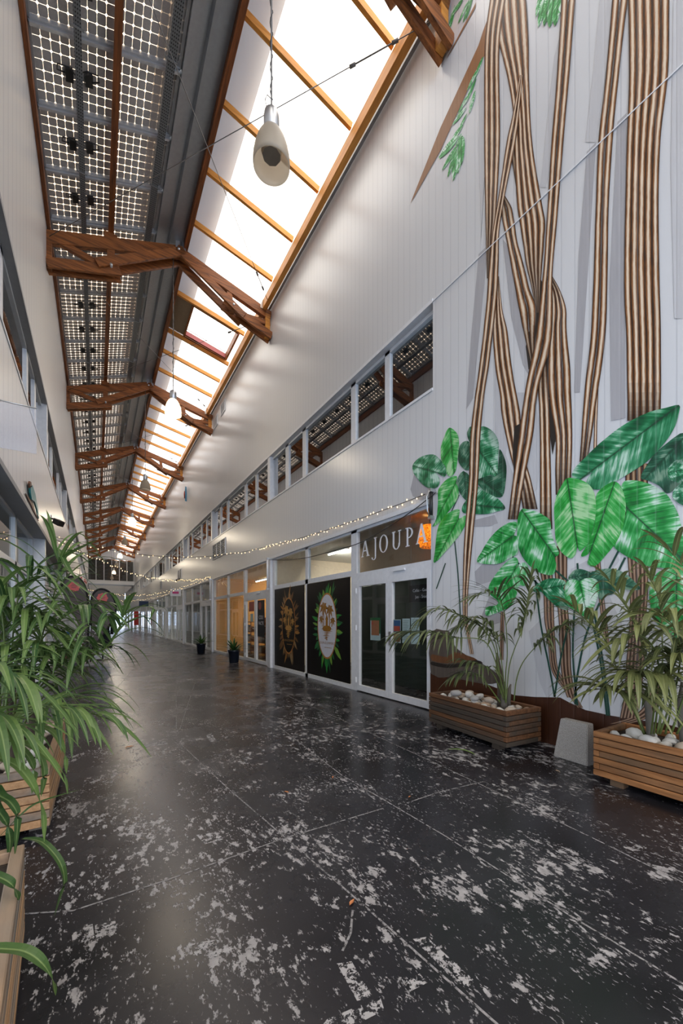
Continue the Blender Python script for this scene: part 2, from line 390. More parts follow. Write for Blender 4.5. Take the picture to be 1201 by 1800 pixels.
# ---- rooms behind the glass
rooms = {0: 'beige', 1: 'warm', 2: 'grey_room', 3: 'pale_room'}
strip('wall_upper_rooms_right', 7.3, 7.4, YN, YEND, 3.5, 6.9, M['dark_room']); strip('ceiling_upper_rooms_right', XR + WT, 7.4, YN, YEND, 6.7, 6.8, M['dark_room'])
strip('floor_upper_right', XR + WT + .03, 7.4, Y0 + .3, YEND, 3.28, 3.5, M['pale_room'])
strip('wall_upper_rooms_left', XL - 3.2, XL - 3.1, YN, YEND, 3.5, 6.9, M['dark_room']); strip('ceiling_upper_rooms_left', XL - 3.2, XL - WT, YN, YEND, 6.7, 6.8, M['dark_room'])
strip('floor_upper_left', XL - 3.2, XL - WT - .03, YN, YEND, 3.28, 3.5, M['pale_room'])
for k in range(NB):
    m = M[rooms.get(k, 'pale_room')]; y = YC[k]
    strip('wall_shop_back_%d' % (k + 1), 7.6, 7.7, y, y + BAY, 0, 3.28, m)
    strip('wall_shop_side_%d' % (k + 1), XR + .14, 7.6, y + BAY - .03, y + BAY + .03, 0, 3.28, m)
    strip('wall_shop_back_left_%d' % (k + 1), XL - 3.1, XL - 3.0, y, y + BAY, 0, 3.28, M['grey_room'] if k < 2 else m)
    strip('wall_shop_side_left_%d' % (k + 1), XL - 3.1, XL - .3, y + BAY - .03, y + BAY + .03, 0, 3.28, M['grey_room'] if k < 2 else m)
strip('wall_shop_near', XR + .14, 7.6, Y0 + .2, Y0 + .26, 0, 3.28, M['beige'])
strip('wall_partition', 5.5, 5.56, Y0 + .3, 8.12, 0, 2.3, M['green_dark'])
strip('wall_partition_upper', 5.5, 5.56, Y0 + .3, 8.12, 2.3, 3.28, plain('brown_plaster', (.42, .29, .18), .9))
strip('wall_shop_outer', XL - 3.1, XL - .3, YN, YN + .1, 0, 3.28, M['grey_room'])

def tube_light(y, x, ln, z, label, power, colr=(1, .93, .82), rot=True):
    e = empty('tube_light', (x, y, z), 0, label, 'ceiling light', None)
    MB().box(-.05, .05, -ln / 2, ln / 2, .02, .06).build('light_body', M['white'], e)
    for q in (-.35, .35): MB().tube([(0, ln * q, .06), (0, ln * q, 3.281 - z)], .006, 5).build('suspension_rod', M['alu'], e); MB().tube([(0, -ln / 2 + .03, 0), (0, ln / 2 - .03, 0)], .022, 8).build('tube', M['tube'], e)
    a = bpy.data.lights.new('shop_light', 'AREA'); a.shape = 'RECTANGLE'; a.size = .25; a.size_y = ln; a.energy = power; a.color = colr
    ao = bpy.data.objects.new('shop_light', a); col.objects.link(ao); ao.location = (.06, 0, -.04); ao.rotation_euler = (0, R(-52 if x > 0 else 52), 0); ao.parent = e
tube_light(8.85, 5.4, 1.0, 3.19, 'bright tube light under the ceiling above the two oval emblems', 75)
tube_light(11.9, 5.0, 1.6, 3.08, 'bright tube light behind the glass past the first white column', 8)
tube_light(15.6, 6.0, 2.4, 3.1, 'warm tube light in the orange lit shop behind the potted plants', 42, (1, .76, .48))
tube_light(21.0, 5.6, 1.5, 3.1, 'tube light in the grey shop beyond the second potted plant', 22)
tube_light(28.0, 5.6, 1.5, 3.1, 'tube light in the pale shop behind the hanging white sign', 60)
tube_light(35.0, 5.6, 1.5, 3.1, 'tube light in the far pale shop on the right', 90)
tube_light(15.5, -2.6, 1.5, 3.1, 'tube light in the left shop behind the teardrop flags', 30)

# ================================================================== ROOF
def zsol(x): return 10.43 + .375 * (x + .95)
def zpol(x): return 11.36 - .227 * (x - 2.05)
def ybeam(name, x0, x1, z0, z1, m):
    return struct(name, MB().box(x0, x1, YN, YEND, z0, z1), m)
ybeam('trim_40' if tn < 40 else 'trim_%d' % tn, -.945, -.88, 10.17, 10.37, M['truss_y']); tn = max(tn, 40) + 1
def ytrim(*a):
    global tn
    ybeam('trim_%d' % tn, *a); tn += 1
ytrim(.235, .345, 10.64, 10.86, M['truss_y'])
ytrim(1.93, 2.03, 11.1, 11.34, M['truss_y'])
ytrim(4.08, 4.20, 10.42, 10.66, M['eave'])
ytrim(4.27, 4.33, 10.52, 10.62, M['galv'])
# galvanised ridge box and end strips of the solar roof
rb = MB(); pr = [(1.27, 11.32), (1.29, 11.13), (1.56, 11.23), (1.60, 11.16), (1.92, 11.24), (1.92, 11.5)]
for a, b in zip(pr[:-1], pr[1:]): rb.face([(a[0], YN, a[1]), (a[0], YEND, a[1]), (b[0], YEND, b[1]), (b[0], YN, b[1])])
struct('ceiling_ridge_box', rb, M['galv'])
cp = MB()
for a, b in (((.9, 11.5), (1.8, 11.75)), ((1.8, 11.75), (2.62, 11.52))):
    cp.face([(a[0], YN, a[1]), (a[0], YEND, a[1]), (b[0], YEND, b[1]), (b[0], YN, b[1])])
struct('ceiling_ridge_cap', cp, plain('cream_cap_sheet', (.88, .80, .70), .7))
ytrim(-1.07, -.86, 10.42, 10.5, M['galv'])
# perforated cable trays
t = NT('perforated_tray'); s3 = t.n('SeparateXYZ', {0: t.pos()})
hy = t.math('GREATER_THAN', t.math('ABSOLUTE', t.math('SUBTRACT', t.math('FRACT', t.math('DIVIDE', s3.outputs['Y'], .05)), .5)), .28)
hx = t.math('GREATER_THAN', t.math('ABSOLUTE', t.math('SUBTRACT', t.math('FRACT', t.math('DIVIDE', s3.outputs['X'], .03)), .5)), .25)
hole = t.math('MULTIPLY', hx, hy)
M['perf'] = t.end(t.bsdf(t.mix(hole, (.20, .21, .22, 1), (.02, .02, .02, 1)), .5, .5))
def tray(x0, x1, z, label):
    z -= .05; e = empty('cable_tray', ((x0 + x1) / 2, 0, z), 0, label, 'cable tray')
    w = (x1 - x0) / 2
    ye = 60.1; MB().box(-w, w, YN, ye, 0, .006).build('tray_bottom', M['perf'], e)
    MB().box(-w, -w + .006, YN, ye, .006, .06).build('tray_side', M['galv'], e); MB().box(w - .006, w, YN, ye, .006, .06).build('tray_side', M['galv'], e)
    h = MB()
    for k in range(27):
        y = YN + 1 + k * 2.3
        if k == 0:
            h.box(-w - .04, w + .04, 0, .03, -.012, -.0); h.box(-w - .04, -w - .03, 0, .03, -.011, .05); h.box(w + .03, w + .04, 0, .03, -.011, .05); h_o = h.build('hanger', M['galv'], e)
        else: h_o = dup(h_o)
        h_o.location = (0, y, 0)
tray(-.30, -.20, 10.50, 'grey perforated cable tray running under the solar panels nearest the left wall')
tray(1.02, 1.15, 11.00, 'wide grey perforated cable tray under the solar panels beside the ridge')

# solar panels
PITCH = BAY / 6
def make_panel():
    e = empty('solar_panel')
    x0, x1 = -.87, 1.25; ln = PITCH - .10; nx = 17; ny = 7.0
    mb = MB(); mb.face([(x0, 0, zsol(x0)), (x0, ln, zsol(x0)), (x1, ln, zsol(x1)), (x1, 0, zsol(x1))], [(0, 0), (0, ny), (nx, ny), (nx, 0)])
    mb.build('cell_sheet', M['cells'], e)
    f = MB(); sl = (1, 0, .375)
    for y in (-.012, ln + .012): f.beam((x0, y, zsol(x0) - .03), (x1, y, zsol(x1) - .03), .03, .07)
    f.beam((x0, -.02, zsol(x0) - .02), (x0, ln + .02, zsol(x0) - .02), .04, .05); f.beam((x1, -.02, zsol(x1) - .02), (x1, ln + .02, zsol(x1) - .02), .05, .06)
    f.build('panel_frame', M['rail'], e)
    for x in (-.40, -.12):
        z = zsol(x) - .015; j = MB(); j.beam((x - .055, ln * .5, z - .0206), (x + .055, ln * .5, z + .0206), .19, .07); jb_ = j.build('junction_box', M['black'], e)
        s = -1 if x < -.3 else 1
        MB().tube([(x + s * .05, ln * .5, z - .02), (x + s * .16, ln * .5 - .06, z - .06 + s * .05), (x + s * .14, ln * .5 - .2, z - .12 + s * .05), (x - s * .02, ln * .5 - .22, z - .14), (x - s * .1, ln * .5 - .12, z - .10)], .010, 5).build('cable', M['black'], jb_)
    MB().beam((x0, ln + .05, zsol(x0) - .075), (x1, ln + .05, zsol(x1) - .075), .045, .05).build('rail', M['rail'], e)
    return e
sp = make_panel(); first = True
for k in range(-1, NB):
    for i in range(6):
        y = Y0 + BAY * k + i * PITCH + .05
        if y < 1.5 or y > 82: continue
        o = sp if first else dup(sp); first = False
        o.location = (0, y, 0)
        wh = ('%s solar panel after the %s roof truss from the camera' % (ORD[i], ORD[k])) if k >= 0 else '%s solar panel before the nearest roof truss, above the camera' % ORD[i]
        setp(o, wh, 'solar panel', 'see-through solar panels on the left roof slope')

# translucent sheets on the right slope, one per bay; the second bay is cut open for the hatch
HX0, HX1, HY0, HY1 = 2.55, 3.98, 12.78, 14.32
for k in range(-1, NB):
    y0, y1 = max(YN, Y0 + BAY * k), min(YEND, Y0 + BAY * (k + 1)); mb = MB()
    def sh(xa, xb, ya, yb): mb.face([(xa, ya, zpol(xa)), (xb, ya, zpol(xb)), (xb, yb, zpol(xb)), (xa, yb, zpol(xa))])
    if k == 1:
        sh(1.75, HX0, y0, y1); sh(HX1, 4.6, y0, y1); sh(HX0, HX1, y0, HY0); sh(HX0, HX1, HY1, y1)
    else: sh(1.75, 4.6, y0, y1)
    struct('ceiling_%d' % (k + 2), mb, M['poly'])
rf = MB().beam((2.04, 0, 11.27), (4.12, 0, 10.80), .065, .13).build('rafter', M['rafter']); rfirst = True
for k in range(-1, NB):
    offs = [1.72, 3.52, 4.72, 5.95] if k == 1 else [.95, 2.2, 3.5, 4.82, 6.15]
    for i, d in enumerate(offs):
        y = Y0 + BAY * k + d
        if y < 1.0 or y > YEND: continue
        o = rf if rfirst else dup(rf); rfirst = False
        o.location = (0, y, 0)
        setp(o, ('daylit orange timber rafter across the translucent roof, %s after the %s truss' % (ORD[i], ORD[k])) if k >= 0 else 'daylit orange timber rafter across the translucent roof, %s before the nearest truss' % ORD[i],
             'rafter', 'orange rafters under the translucent roof')
# roof hatch
h = empty('roof_hatch', (0, 0, 0), 0, 'open roof hatch with red frame in the translucent roof past the second truss', 'roof hatch')
M['hatch_red'] = plain('hatch_red_paint', (.42, .10, .09), .5); M['hatch_tan'] = plain('hatch_tan_board', (.24, .17, .10), .7)
fr = MB()
for a, b in (((HX0, HY0), (HX1, HY0)), ((HX0, HY1), (HX1, HY1)), ((HX0, HY0), (HX0, HY1)), ((HX1, HY0), (HX1, HY1))):
    fr.beam((a[0], a[1], zpol(a[0]) + .02), (b[0], b[1], zpol(b[0]) + .02), .06, .22)
fr.build('hatch_frame', M['truss'], h)
MB().beam((HX0 + .03, HY1 - .06, zpol(HX0) + .02), (HX1 - .03, HY1 - .06, zpol(HX1) + .02), .02, .14).build('hatch_lining', M['hatch_red'], h)
MB().beam((HX0 + .03, HY1 - .14, zpol(HX0) + .11), (HX1 - .03, HY1 - .14, zpol(HX1) + .11), .015, .02).build('hatch_rail', M['grey_trim'], h)
MB().face([(2.06, HY0, zpol(2.06) - .04), (HX0, HY0, zpol(HX0) - .04), (HX0, HY1, zpol(HX0) - .04), (2.06, HY1, zpol(2.06) - .04)])
MB().box(0, 0, 0, 0, 0, 0)
tb = MB(); tb.beam((2.06, (HY0 + HY1) / 2, zpol(2.06) - .04), (HX0, (HY0 + HY1) / 2, zpol(HX0) - .04), HY1 - HY0, .03); tb.build('cover_board', M['hatch_tan'], h)
MB().tube([(HX0 + .1, HY0 + .25, zpol(HX0) + .12), (HX1 - .1, HY0 + .25, zpol(HX1) + .12)], .008).build('hatch_bar', M['black'], h)

# ---- trusses
def make_truss():
    e = empty('roof_truss')
    def P(nm, a, b, w, hh, m='truss', y=0.0): return MB().beam((a[0], y, a[1]), (b[0], y, b[1]), w, hh).build(nm, M[m], e)
    P('top_chord', (XL, 9.93), (1.86, 10.99), .12, .27); P('top_chord', (XR - .01, 10.32), (1.80, 10.98), .12, .26)
    for y in (-.10, .10):
        P('bottom_chord', (XL, 9.31), (.48, 9.78), .065, .21, y=y); P('bottom_chord', (XR - .01, 9.70), (2.95, 10.14), .065, .21, y=y)
    for y in (-.166, .166):
        P('scissor_brace', (.0, 9.70), (1.92, 10.93), .065, .19, y=y); P('scissor_brace', (3.5, 9.90), (1.74, 10.93), .065, .19, y=y)
    P('web_post', (.29, 9.66), (.29, 10.45), .1, .16); P('web_post', (3.2, 9.98), (3.12, 10.50), .1, .14)
    P('web_diagonal', (-.88, 9.98), (.2, 9.78), .09, .13); P('web_diagonal', (3.35, 10.02), (4.32, 10.10), .09, .13)
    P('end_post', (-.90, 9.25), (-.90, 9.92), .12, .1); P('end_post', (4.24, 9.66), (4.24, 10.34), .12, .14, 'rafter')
    for x, z in ((.29, 9.78), (3.2, 10.08), (1.78, 10.9)):
        b = MB(); b.tube([(x, -.215, z), (x, .215, z)], .03, 8); b.build('bolt', M['alu'], e)
    for x, z, s in ((1.93, 11.12, 1), (1.78, 11.16, 1), (4.06, 10.56, 1)): MB().box(x - .05, x + .05, -.075, -.062, z - .14, z + .14).build('bracket', M['alu'], e)
    g = MB(); g.box(.15, .42, -.06, .06, 10.45, 10.64); g.build('purlin_block', M['truss'], e)
    return e
tr = make_truss()
for k in range(NB):
    o = tr if k == 0 else dup(tr)
    o.location = (0, YC[k], 0)
    setp(o, 'dark brown timber scissor truss spanning the walkway, %s from the camera' % ORD[k], 'roof truss', 'roof trusses')
# tie wires crossing the roof of each bay
for k in range(0, 5):
    for j, (a, b) in enumerate((((4.22, YC[k] + .25, 10.35), (-.9, YC[k + 1] - .05, 9.95)), ((-.9, YC[k] + .1, 9.95), (4.22, YC[k + 1] - .25, 10.45)))):
        w = empty('tie_wire', a, 0, 'thin steel tie wire crossing the roof after the %s truss, %s' % (ORD[k], 'starting at the right wall' if j == 0 else 'ending at the right wall'), 'wire', 'tie wires')
        A = Vector(a); B = Vector(b)
        MB().tube([(0, 0, 0), B - A], .007, 5).build('cable', M['wire'], w)
        tbk = MB(); f0, f1 = (.055, .15) if j == 0 else (.86, .93)
        tbk.tube([(B - A) * f0, (B - A) * f1], .011, 6); tbk.tube([(B - A) * f0, (B - A) * (f0 + .012)], .026, 8); tbk.tube([(B - A) * (f1 - .012), (B - A) * f1], .026, 8)
        tbk.build('turnbuckle', M['wire'], w)

# ---- pendant lamps, one under the apex of each truss
def shade_mat(name, em):
    t = NT(name); tl = t.n('BsdfTranslucent', {'Color': (.80, .72, .60, 1)}); df = t.bsdf((.62, .55, .45, 1), .3); mx = t.n('MixShader', {0: .5, 1: tl.outputs[0], 2: df}); 
    tp = t.n('BsdfTransparent', {'Color': (.9, .85, .78, 1)}); m2 = t.n('MixShader', {0: .25, 1: mx.outputs[0], 2: tp.outputs[0]}); return t.end(m2.outputs[0])
M['shade'] = shade_mat('ribbed_glass_shade', 0); M['reflector'] = plain('grey_reflector', (.40, .36, .32), .35, .5)
def make_lamp(lit, clen):
    e = empty('pendant_lamp')
    MB().lathe([(0, .17), (.05, .17), (.078, .14), (.085, .10), (.085, -.06), (.07, -.075)], n=24).build('lamp_cap', M['alu'], e)
    MB().lathe([(.075, -.05), (.115, -.09), (.152, -.16), (.182, -.25), (.199, -.34), (.203, -.41), (.200, -.45), (.193, -.45), (.194, -.36), (.146, -.17), (.07, -.055)], n=36).build('lamp_shade', M['shade'], e)
    MB().lathe([(.0, -.10), (.085, -.11), (.112, -.16), (.112, -.30), (.10, -.335), (0, -.33)], n=9, smooth=False).build('reflector', M['lamp_on'] if lit else M['reflector'], e)
    c = MB(); c.tube([(0, 0, .17), (0, 0, clen)], .009, 6); c.build('cord', M['wire'], e)
    pts = [(.016 * math.cos(i * .9), .016 * math.sin(i * .9), .30 + i * .035) for i in range(int((clen - .4) / .035))]
    pts = [(-.05, 0, .15), (-.075, .0, .24), (-.05, 0, .31), (-.01, 0, .30)] + pts
    MB().tube(pts, .0045, 4).build('power_cable', M['cord'], e)
    return e
lamps = {False: None, True: None}
for k in range(9):
    lit = k % 2 == 1; z = 7.16 if k else 6.86
    src = lamps[lit]
    if k == 0: o = make_lamp(False, 10.9 - z)
    elif src is None: o = make_lamp(lit, 10.9 - z); lamps[lit] = o
    else: o = dup(src)
    o.location = (1.68 if k else 1.64, YC[k] + (.04 if k == 0 else 0), z)
    setp(o, '%s pendant lamp with glass bell shade under the %s truss' % ('glowing' if lit else 'unlit', ORD[k]), 'pendant lamp', 'pendant lamps along the walkway')
    if lit:
        pl = bpy.data.lights.new('lamp_light', 'POINT'); pl.energy = 45; pl.color = (1, .86, .66); pl.shadow_soft_size = .1
        po = bpy.data.objects.new('lamp_light', pl); col.objects.link(po); po.parent = o; po.location = (0, 0, -.55)

# ---- footbridge with glazed side, far down the hall
YB = 60.3
strip('wall_end_added', XL, XR, YEND, YEND + .1, 3.0, 11.6, M['pale_room'])  # added to hide the white sky; open below so daylight reaches the floor
b = empty('footbridge', (1.7, YB, 4.5), 0, 'glazed white footbridge crossing the hall high up at the far end', 'footbridge')
def bx(*a): return MB().box(a[0] - 1.7, a[1] - 1.7, a[2] - YB, a[3] - YB, a[4] - 4.5, a[5] - 4.5)
bx(XL, XR, YB, YB + 2.4, 6.15, 6.6).build('deck', M['white'], b)
g = MB(); g.face([(x - 1.7, 0, z - 4.5) for x, z in ((XL, 9.5), (XR, 9.5), (XR, 10.6), (1.8, 11.2), (XL, 10.2))]); g.build('gable_panel', M['white'], b)
fr = MB()
for i in range(7):
    x = XL + (XR - XL) * i / 6; fr.box(x - 1.7 - .04, x - 1.7 + .04, -.04, .04, 2.1, 5.1)
fr.box(XL - 1.7, XR - 1.7, -.04, .04, 2.05, 2.15); fr.box(XL - 1.7, XR - 1.7, -.04, .04, 4.95, 5.1); fr.build('window_frame', M['white'], b)
for i in range(6):
    x0 = XL + (XR - XL) * i / 6; x1 = XL + (XR - XL) * (i + 1) / 6; mb = MB(); mb.face([(x0 - 1.7, 0, 2.1), (x1 - 1.7, 0, 2.1), (x1 - 1.7, 0, 5.0), (x0 - 1.7, 0, 5.0)]); mb.build('glass_pane', M['glass'], b)
bx(XL, XR, YB + 2.3, YB + 2.4, 6.6, 9.6).build('back_wall', M['dark_room'], b)

# ================================================================== MURAL painted on the near right wall
def vine_mat(name, dk, mid, lt):
    t = NT(name); uv = t.n('TexCoord').outputs['UV']; sp_ = t.n('SeparateXYZ', {0: uv})
    x = sp_.outputs['X']
    nz = t.noise(t.scale(uv, 2.2, 2.4, 1), 2.2, 6, .7)
    x2 = t.math('ADD', x, t.math('MULTIPLY', t.math('SUBTRACT', nz, .5), .42))
    c = t.ramp(x2, [(.0, dk), (.11, [q * 1.8 for q in dk]), (.26, mid), (.44, lt), (.60, [q * .95 for q in lt]), (.75, mid), (.92, dk)])
    n2 = t.noise(t.scale(uv, .6, .45, 1), 2.0, 4, .6)
    c = t.mix(t.math('MULTIPLY', t.math('SUBTRACT', n2, .56, clamp=True), 5.0, clamp=True), c, t.mix(.5, c, c4(mid)))
    c = t.mix(t.n('Attribute', attribute_name='tint').outputs['Fac'], c, t.mix(.82, c, c4([q * .6 for q in dk])))
    h, seam = rib_height(t)
    c = t.mix(t.math('MULTIPLY', t.math('SUBTRACT', 1.0, seam, clamp=True), .18), c, (.5, .48, .46, 1))
    return t.end(t.bsdf(c, .42, 0, .4, t.bump(h, .3, .004)))
M['vine'] = vine_mat('painted_vine', (.030, .013, .006), (.30, .115, .030), (.80, .66, .49))
M['vine_dark'] = vine_mat('painted_vine_umber', (.02, .010, .006), (.16, .062, .020), (.45, .31, .18))
M['vine_low'] = vine_mat('painted_root', (.035, .018, .010), (.18, .085, .04), (.42, .28, .19))
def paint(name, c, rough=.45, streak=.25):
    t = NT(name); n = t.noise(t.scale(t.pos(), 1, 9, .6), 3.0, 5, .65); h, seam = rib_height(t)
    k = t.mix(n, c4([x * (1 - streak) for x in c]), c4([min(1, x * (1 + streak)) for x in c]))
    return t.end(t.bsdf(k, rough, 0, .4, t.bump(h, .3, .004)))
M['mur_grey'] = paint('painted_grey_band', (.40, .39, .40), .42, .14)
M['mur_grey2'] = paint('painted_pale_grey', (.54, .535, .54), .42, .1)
M['mur_soil'] = paint('painted_soil', (.055, .018, .007), .4, .5)
M['mur_stump'] = paint('painted_stump', (.095, .075, .06), .5, .6)
M['mur_wedge'] = paint('painted_brown_blade', (.30, .135, .055), .45, .35)
M['mur_wedge2'] = paint('painted_rust_ridge', (.15, .062, .025), .45, .5)
M['mur_stem'] = paint('painted_green_stem', (.012, .060, .038), .45, .4)
M['mur_dark'] = paint('painted_umber', (.022, .016, .012), .5, .3)
def leaf_paint(name, dk, mid, lt, edge, pale):
    t = NT(name); uv = t.n('TexCoord').outputs['UV']; s_ = t.n('SeparateXYZ', {0: uv}); a = s_.outputs['X']; b = t.math('ABSOLUTE', s_.outputs['Y'])
    v = t.math('SUBTRACT', a, t.math('MULTIPLY', b, .75))
    cv = t.n('CombineXYZ', {0: t.math('MULTIPLY', v, 26.0), 1: t.math('MULTIPLY', s_.outputs['Y'], 2.6), 2: t.n('ObjectInfo').outputs['Random']})
    n1 = t.noise(cv.outputs[0], 1.0, 6, .65)
    big = t.noise(t.n('CombineXYZ', {0: t.math('MULTIPLY', a, 2.6), 1: t.math('MULTIPLY', s_.outputs['Y'], 4.0), 2: t.math('MULTIPLY', t.n('ObjectInfo').outputs['Random'], 9.0)}).outputs[0], 1.0, 2, .5)
    k = t.math('ADD', t.math('MULTIPLY', n1, .62), t.math('MULTIPLY', big, .75))
    k = t.math('SUBTRACT', k, t.math('MULTIPLY', t.math('SUBTRACT', .05, b, clamp=True), 2.0))
    c = t.ramp(k, [(.46, dk), (.60, mid), (.70, lt), (.80, pale)])
    c = t.mix(t.math('MULTIPLY', t.math('SUBTRACT', b, .26, clamp=True), 4.0, clamp=True), c, t.mix(.6, c, c4(edge)))
    rib = t.math('SUBTRACT', 1.0, t.math('MULTIPLY', b, 70.0), clamp=True)
    c = t.mix(rib, c, (.012, .04, .02, 1))
    h, seam = rib_height(t)
    c = t.mix(t.math('MULTIPLY', t.math('SUBTRACT', 1.0, seam, clamp=True), .12), c, (.4, .5, .45, 1))
    return t.end(t.bsdf(c, .38, 0, .45, t.bump(h, .3, .004)))
M['leafA'] = leaf_paint('painted_leaf_bright', (.004, .12, .012), (.012, .30, .030), (.07, .46, .10), (.20, .56, .03), (.42, .70, .36))
M['leafB'] = leaf_paint('painted_leaf_deep', (.002, .050, .018), (.005, .15, .048), (.06, .31, .14), (.002, .06, .024), (.52, .72, .58))
M['leafC'] = leaf_paint('painted_leaf_dark', (.003, .028, .014), (.007, .075, .032), (.03, .15, .08), (.003, .03, .015), (.20, .33, .22))
M['leafD'] = leaf_paint('painted_leaf_vivid', (.002, .095, .015), (.006, .27, .035), (.10, .48, .15), (.004, .15, .025), (.70, .85, .74))
mural = empty('wall_mural', (XR, 2.8, 0), 0, 'jungle mural of twisted vines and big green leaves painted on the white wall', 'mural')
LAY = [0]
def wx(layer): return -.0035 - .0011 * layer
STEP = [0]
def mpt(p, layer): return (wx(layer), p[0] - 2.8, p[1])  # wall points were traced in image pixels and converted to metres beforehand
def flat(name, pts, mat, layer, label=None):
    """a painted shape on the wall: (y, z) outline, filled"""
    STEP[0] += 1; layer += (STEP[0] % 40) * .012; bm = bmesh.new(); vs = [bm.verts.new(mpt(p, layer)) for p in pts]
    for i in range(len(vs)): bm.edges.new((vs[i], vs[(i + 1) % len(vs)]))
    bmesh.ops.triangle_fill(bm, use_beauty=True, edges=bm.edges[:], normal=(-1, 0, 0))
    me = bpy.data.meshes.new(name); bm.to_mesh(me); bm.free(); me.materials.append(mat)
    o = bpy.data.objects.new(name, me); col.objects.link(o); o.parent = mural
    if label: o['label'] = label
    return o
def smooth_closed(pts, n=3):
    out = []; N = len(pts)
    for i in range(N):
        p0, p1, p2, p3 = pts[i - 1], pts[i], pts[(i + 1) % N], pts[(i + 2) % N]
        for j in range(n):
            t_ = j / n
            out.append(tuple(.5 * (2 * p1[d] + (p2[d] - p0[d]) * t_ + (2 * p0[d] - 5 * p1[d] + 4 * p2[d] - p3[d]) * t_ * t_ + (3 * p1[d] - p0[d] - 3 * p2[d] + p3[d]) * t_ ** 3) for d in range(len(p1))))
    return out
def smooth_open(pts, n=4):
    out = []; N = len(pts)
    for i in range(N - 1):
        p0 = pts[max(i - 1, 0)]; p1 = pts[i]; p2 = pts[i + 1]; p3 = pts[min(i + 2, N - 1)]
        for j in range(n):
            t_ = j / n
            out.append(tuple(.5 * (2 * p1[d] + (p2[d] - p0[d]) * t_ + (2 * p0[d] - 5 * p1[d] + 4 * p2[d] - p3[d]) * t_ * t_ + (3 * p1[d] - p0[d] - 3 * p2[d] + p3[d]) * t_ ** 3) for d in range(len(p1))))
    out.append(tuple(pts[-1])); return out
def leaf(pts, a, b, mat, layer, dark_mid=True):
    pts = smooth_closed(pts, 3); o = flat('painted_leaf', pts, M[mat], layer)
    A = Vector(a); B = Vector(b); d = B - A; L = d.length; d.normalize(); nrm = Vector((-d.y, d.x))
    uvl = o.data.uv_layers.new(name='UVMap')
    for lp in o.data.loops:
        co = o.data.vertices[lp.vertex_index].co; q = Vector((co.y + 2.8, co.z)) - A
        uvl.data[lp.index].uv = (q.dot(d) / L, q.dot(nrm) / L)
    return o
def vines(rows, n, layer, mat='vine', part='painted_vine', fade=(0, 0)):
    """n strands side by side between the left and right edges given by rows of (yl, zl, yr, zr)"""
    rows = smooth_open(rows, 6); rnd = random.Random(len(rows) * 7 + n)
    zs = [r[1] for r in rows]
    def fd(i, s):
        a = abs(zs[i] - zs[0]); b_ = abs(zs[i] - zs[-1]); k = 0.
        if fade[0]: k = max(k, 1 - a / fade[0])
        if fade[1]: k = max(k, 1 - b_ / fade[1])
        return k + .0001
    for s in range(n):
        mb = MB(); L = 0; prev = None; j = [rnd.uniform(-.05, .05) / n for _ in range(2)]
        for i, r in enumerate(rows):
            f0 = s / n + (j[0] if s else 0); f1 = (s + 1) / n + (j[1] if s < n - 1 else 0)
            w = .012 * math.sin(i * .9 + s * 2.1) / n
            pl = (r[0] + (r[2] - r[0]) * (f0 + w), r[1] + (r[3] - r[1]) * (f0 + w)); pr_ = (r[0] + (r[2] - r[0]) * (f1 + w), r[1] + (r[3] - r[1]) * (f1 + w))
            if prev:
                dl = math.hypot(pl[0] - prev[0][0], pl[1] - prev[0][1]); lay = layer + .12 * s
                mb.face([mpt(prev[0], lay), mpt(prev[1], lay), mpt(pr_, lay), mpt(pl, lay)], [(0, L), (1, L), (1, L + dl), (0, L + dl)], tint=fd(i, s)); L += dl
            prev = (pl, pr_)
        mb.build(part, M[mat], mural)
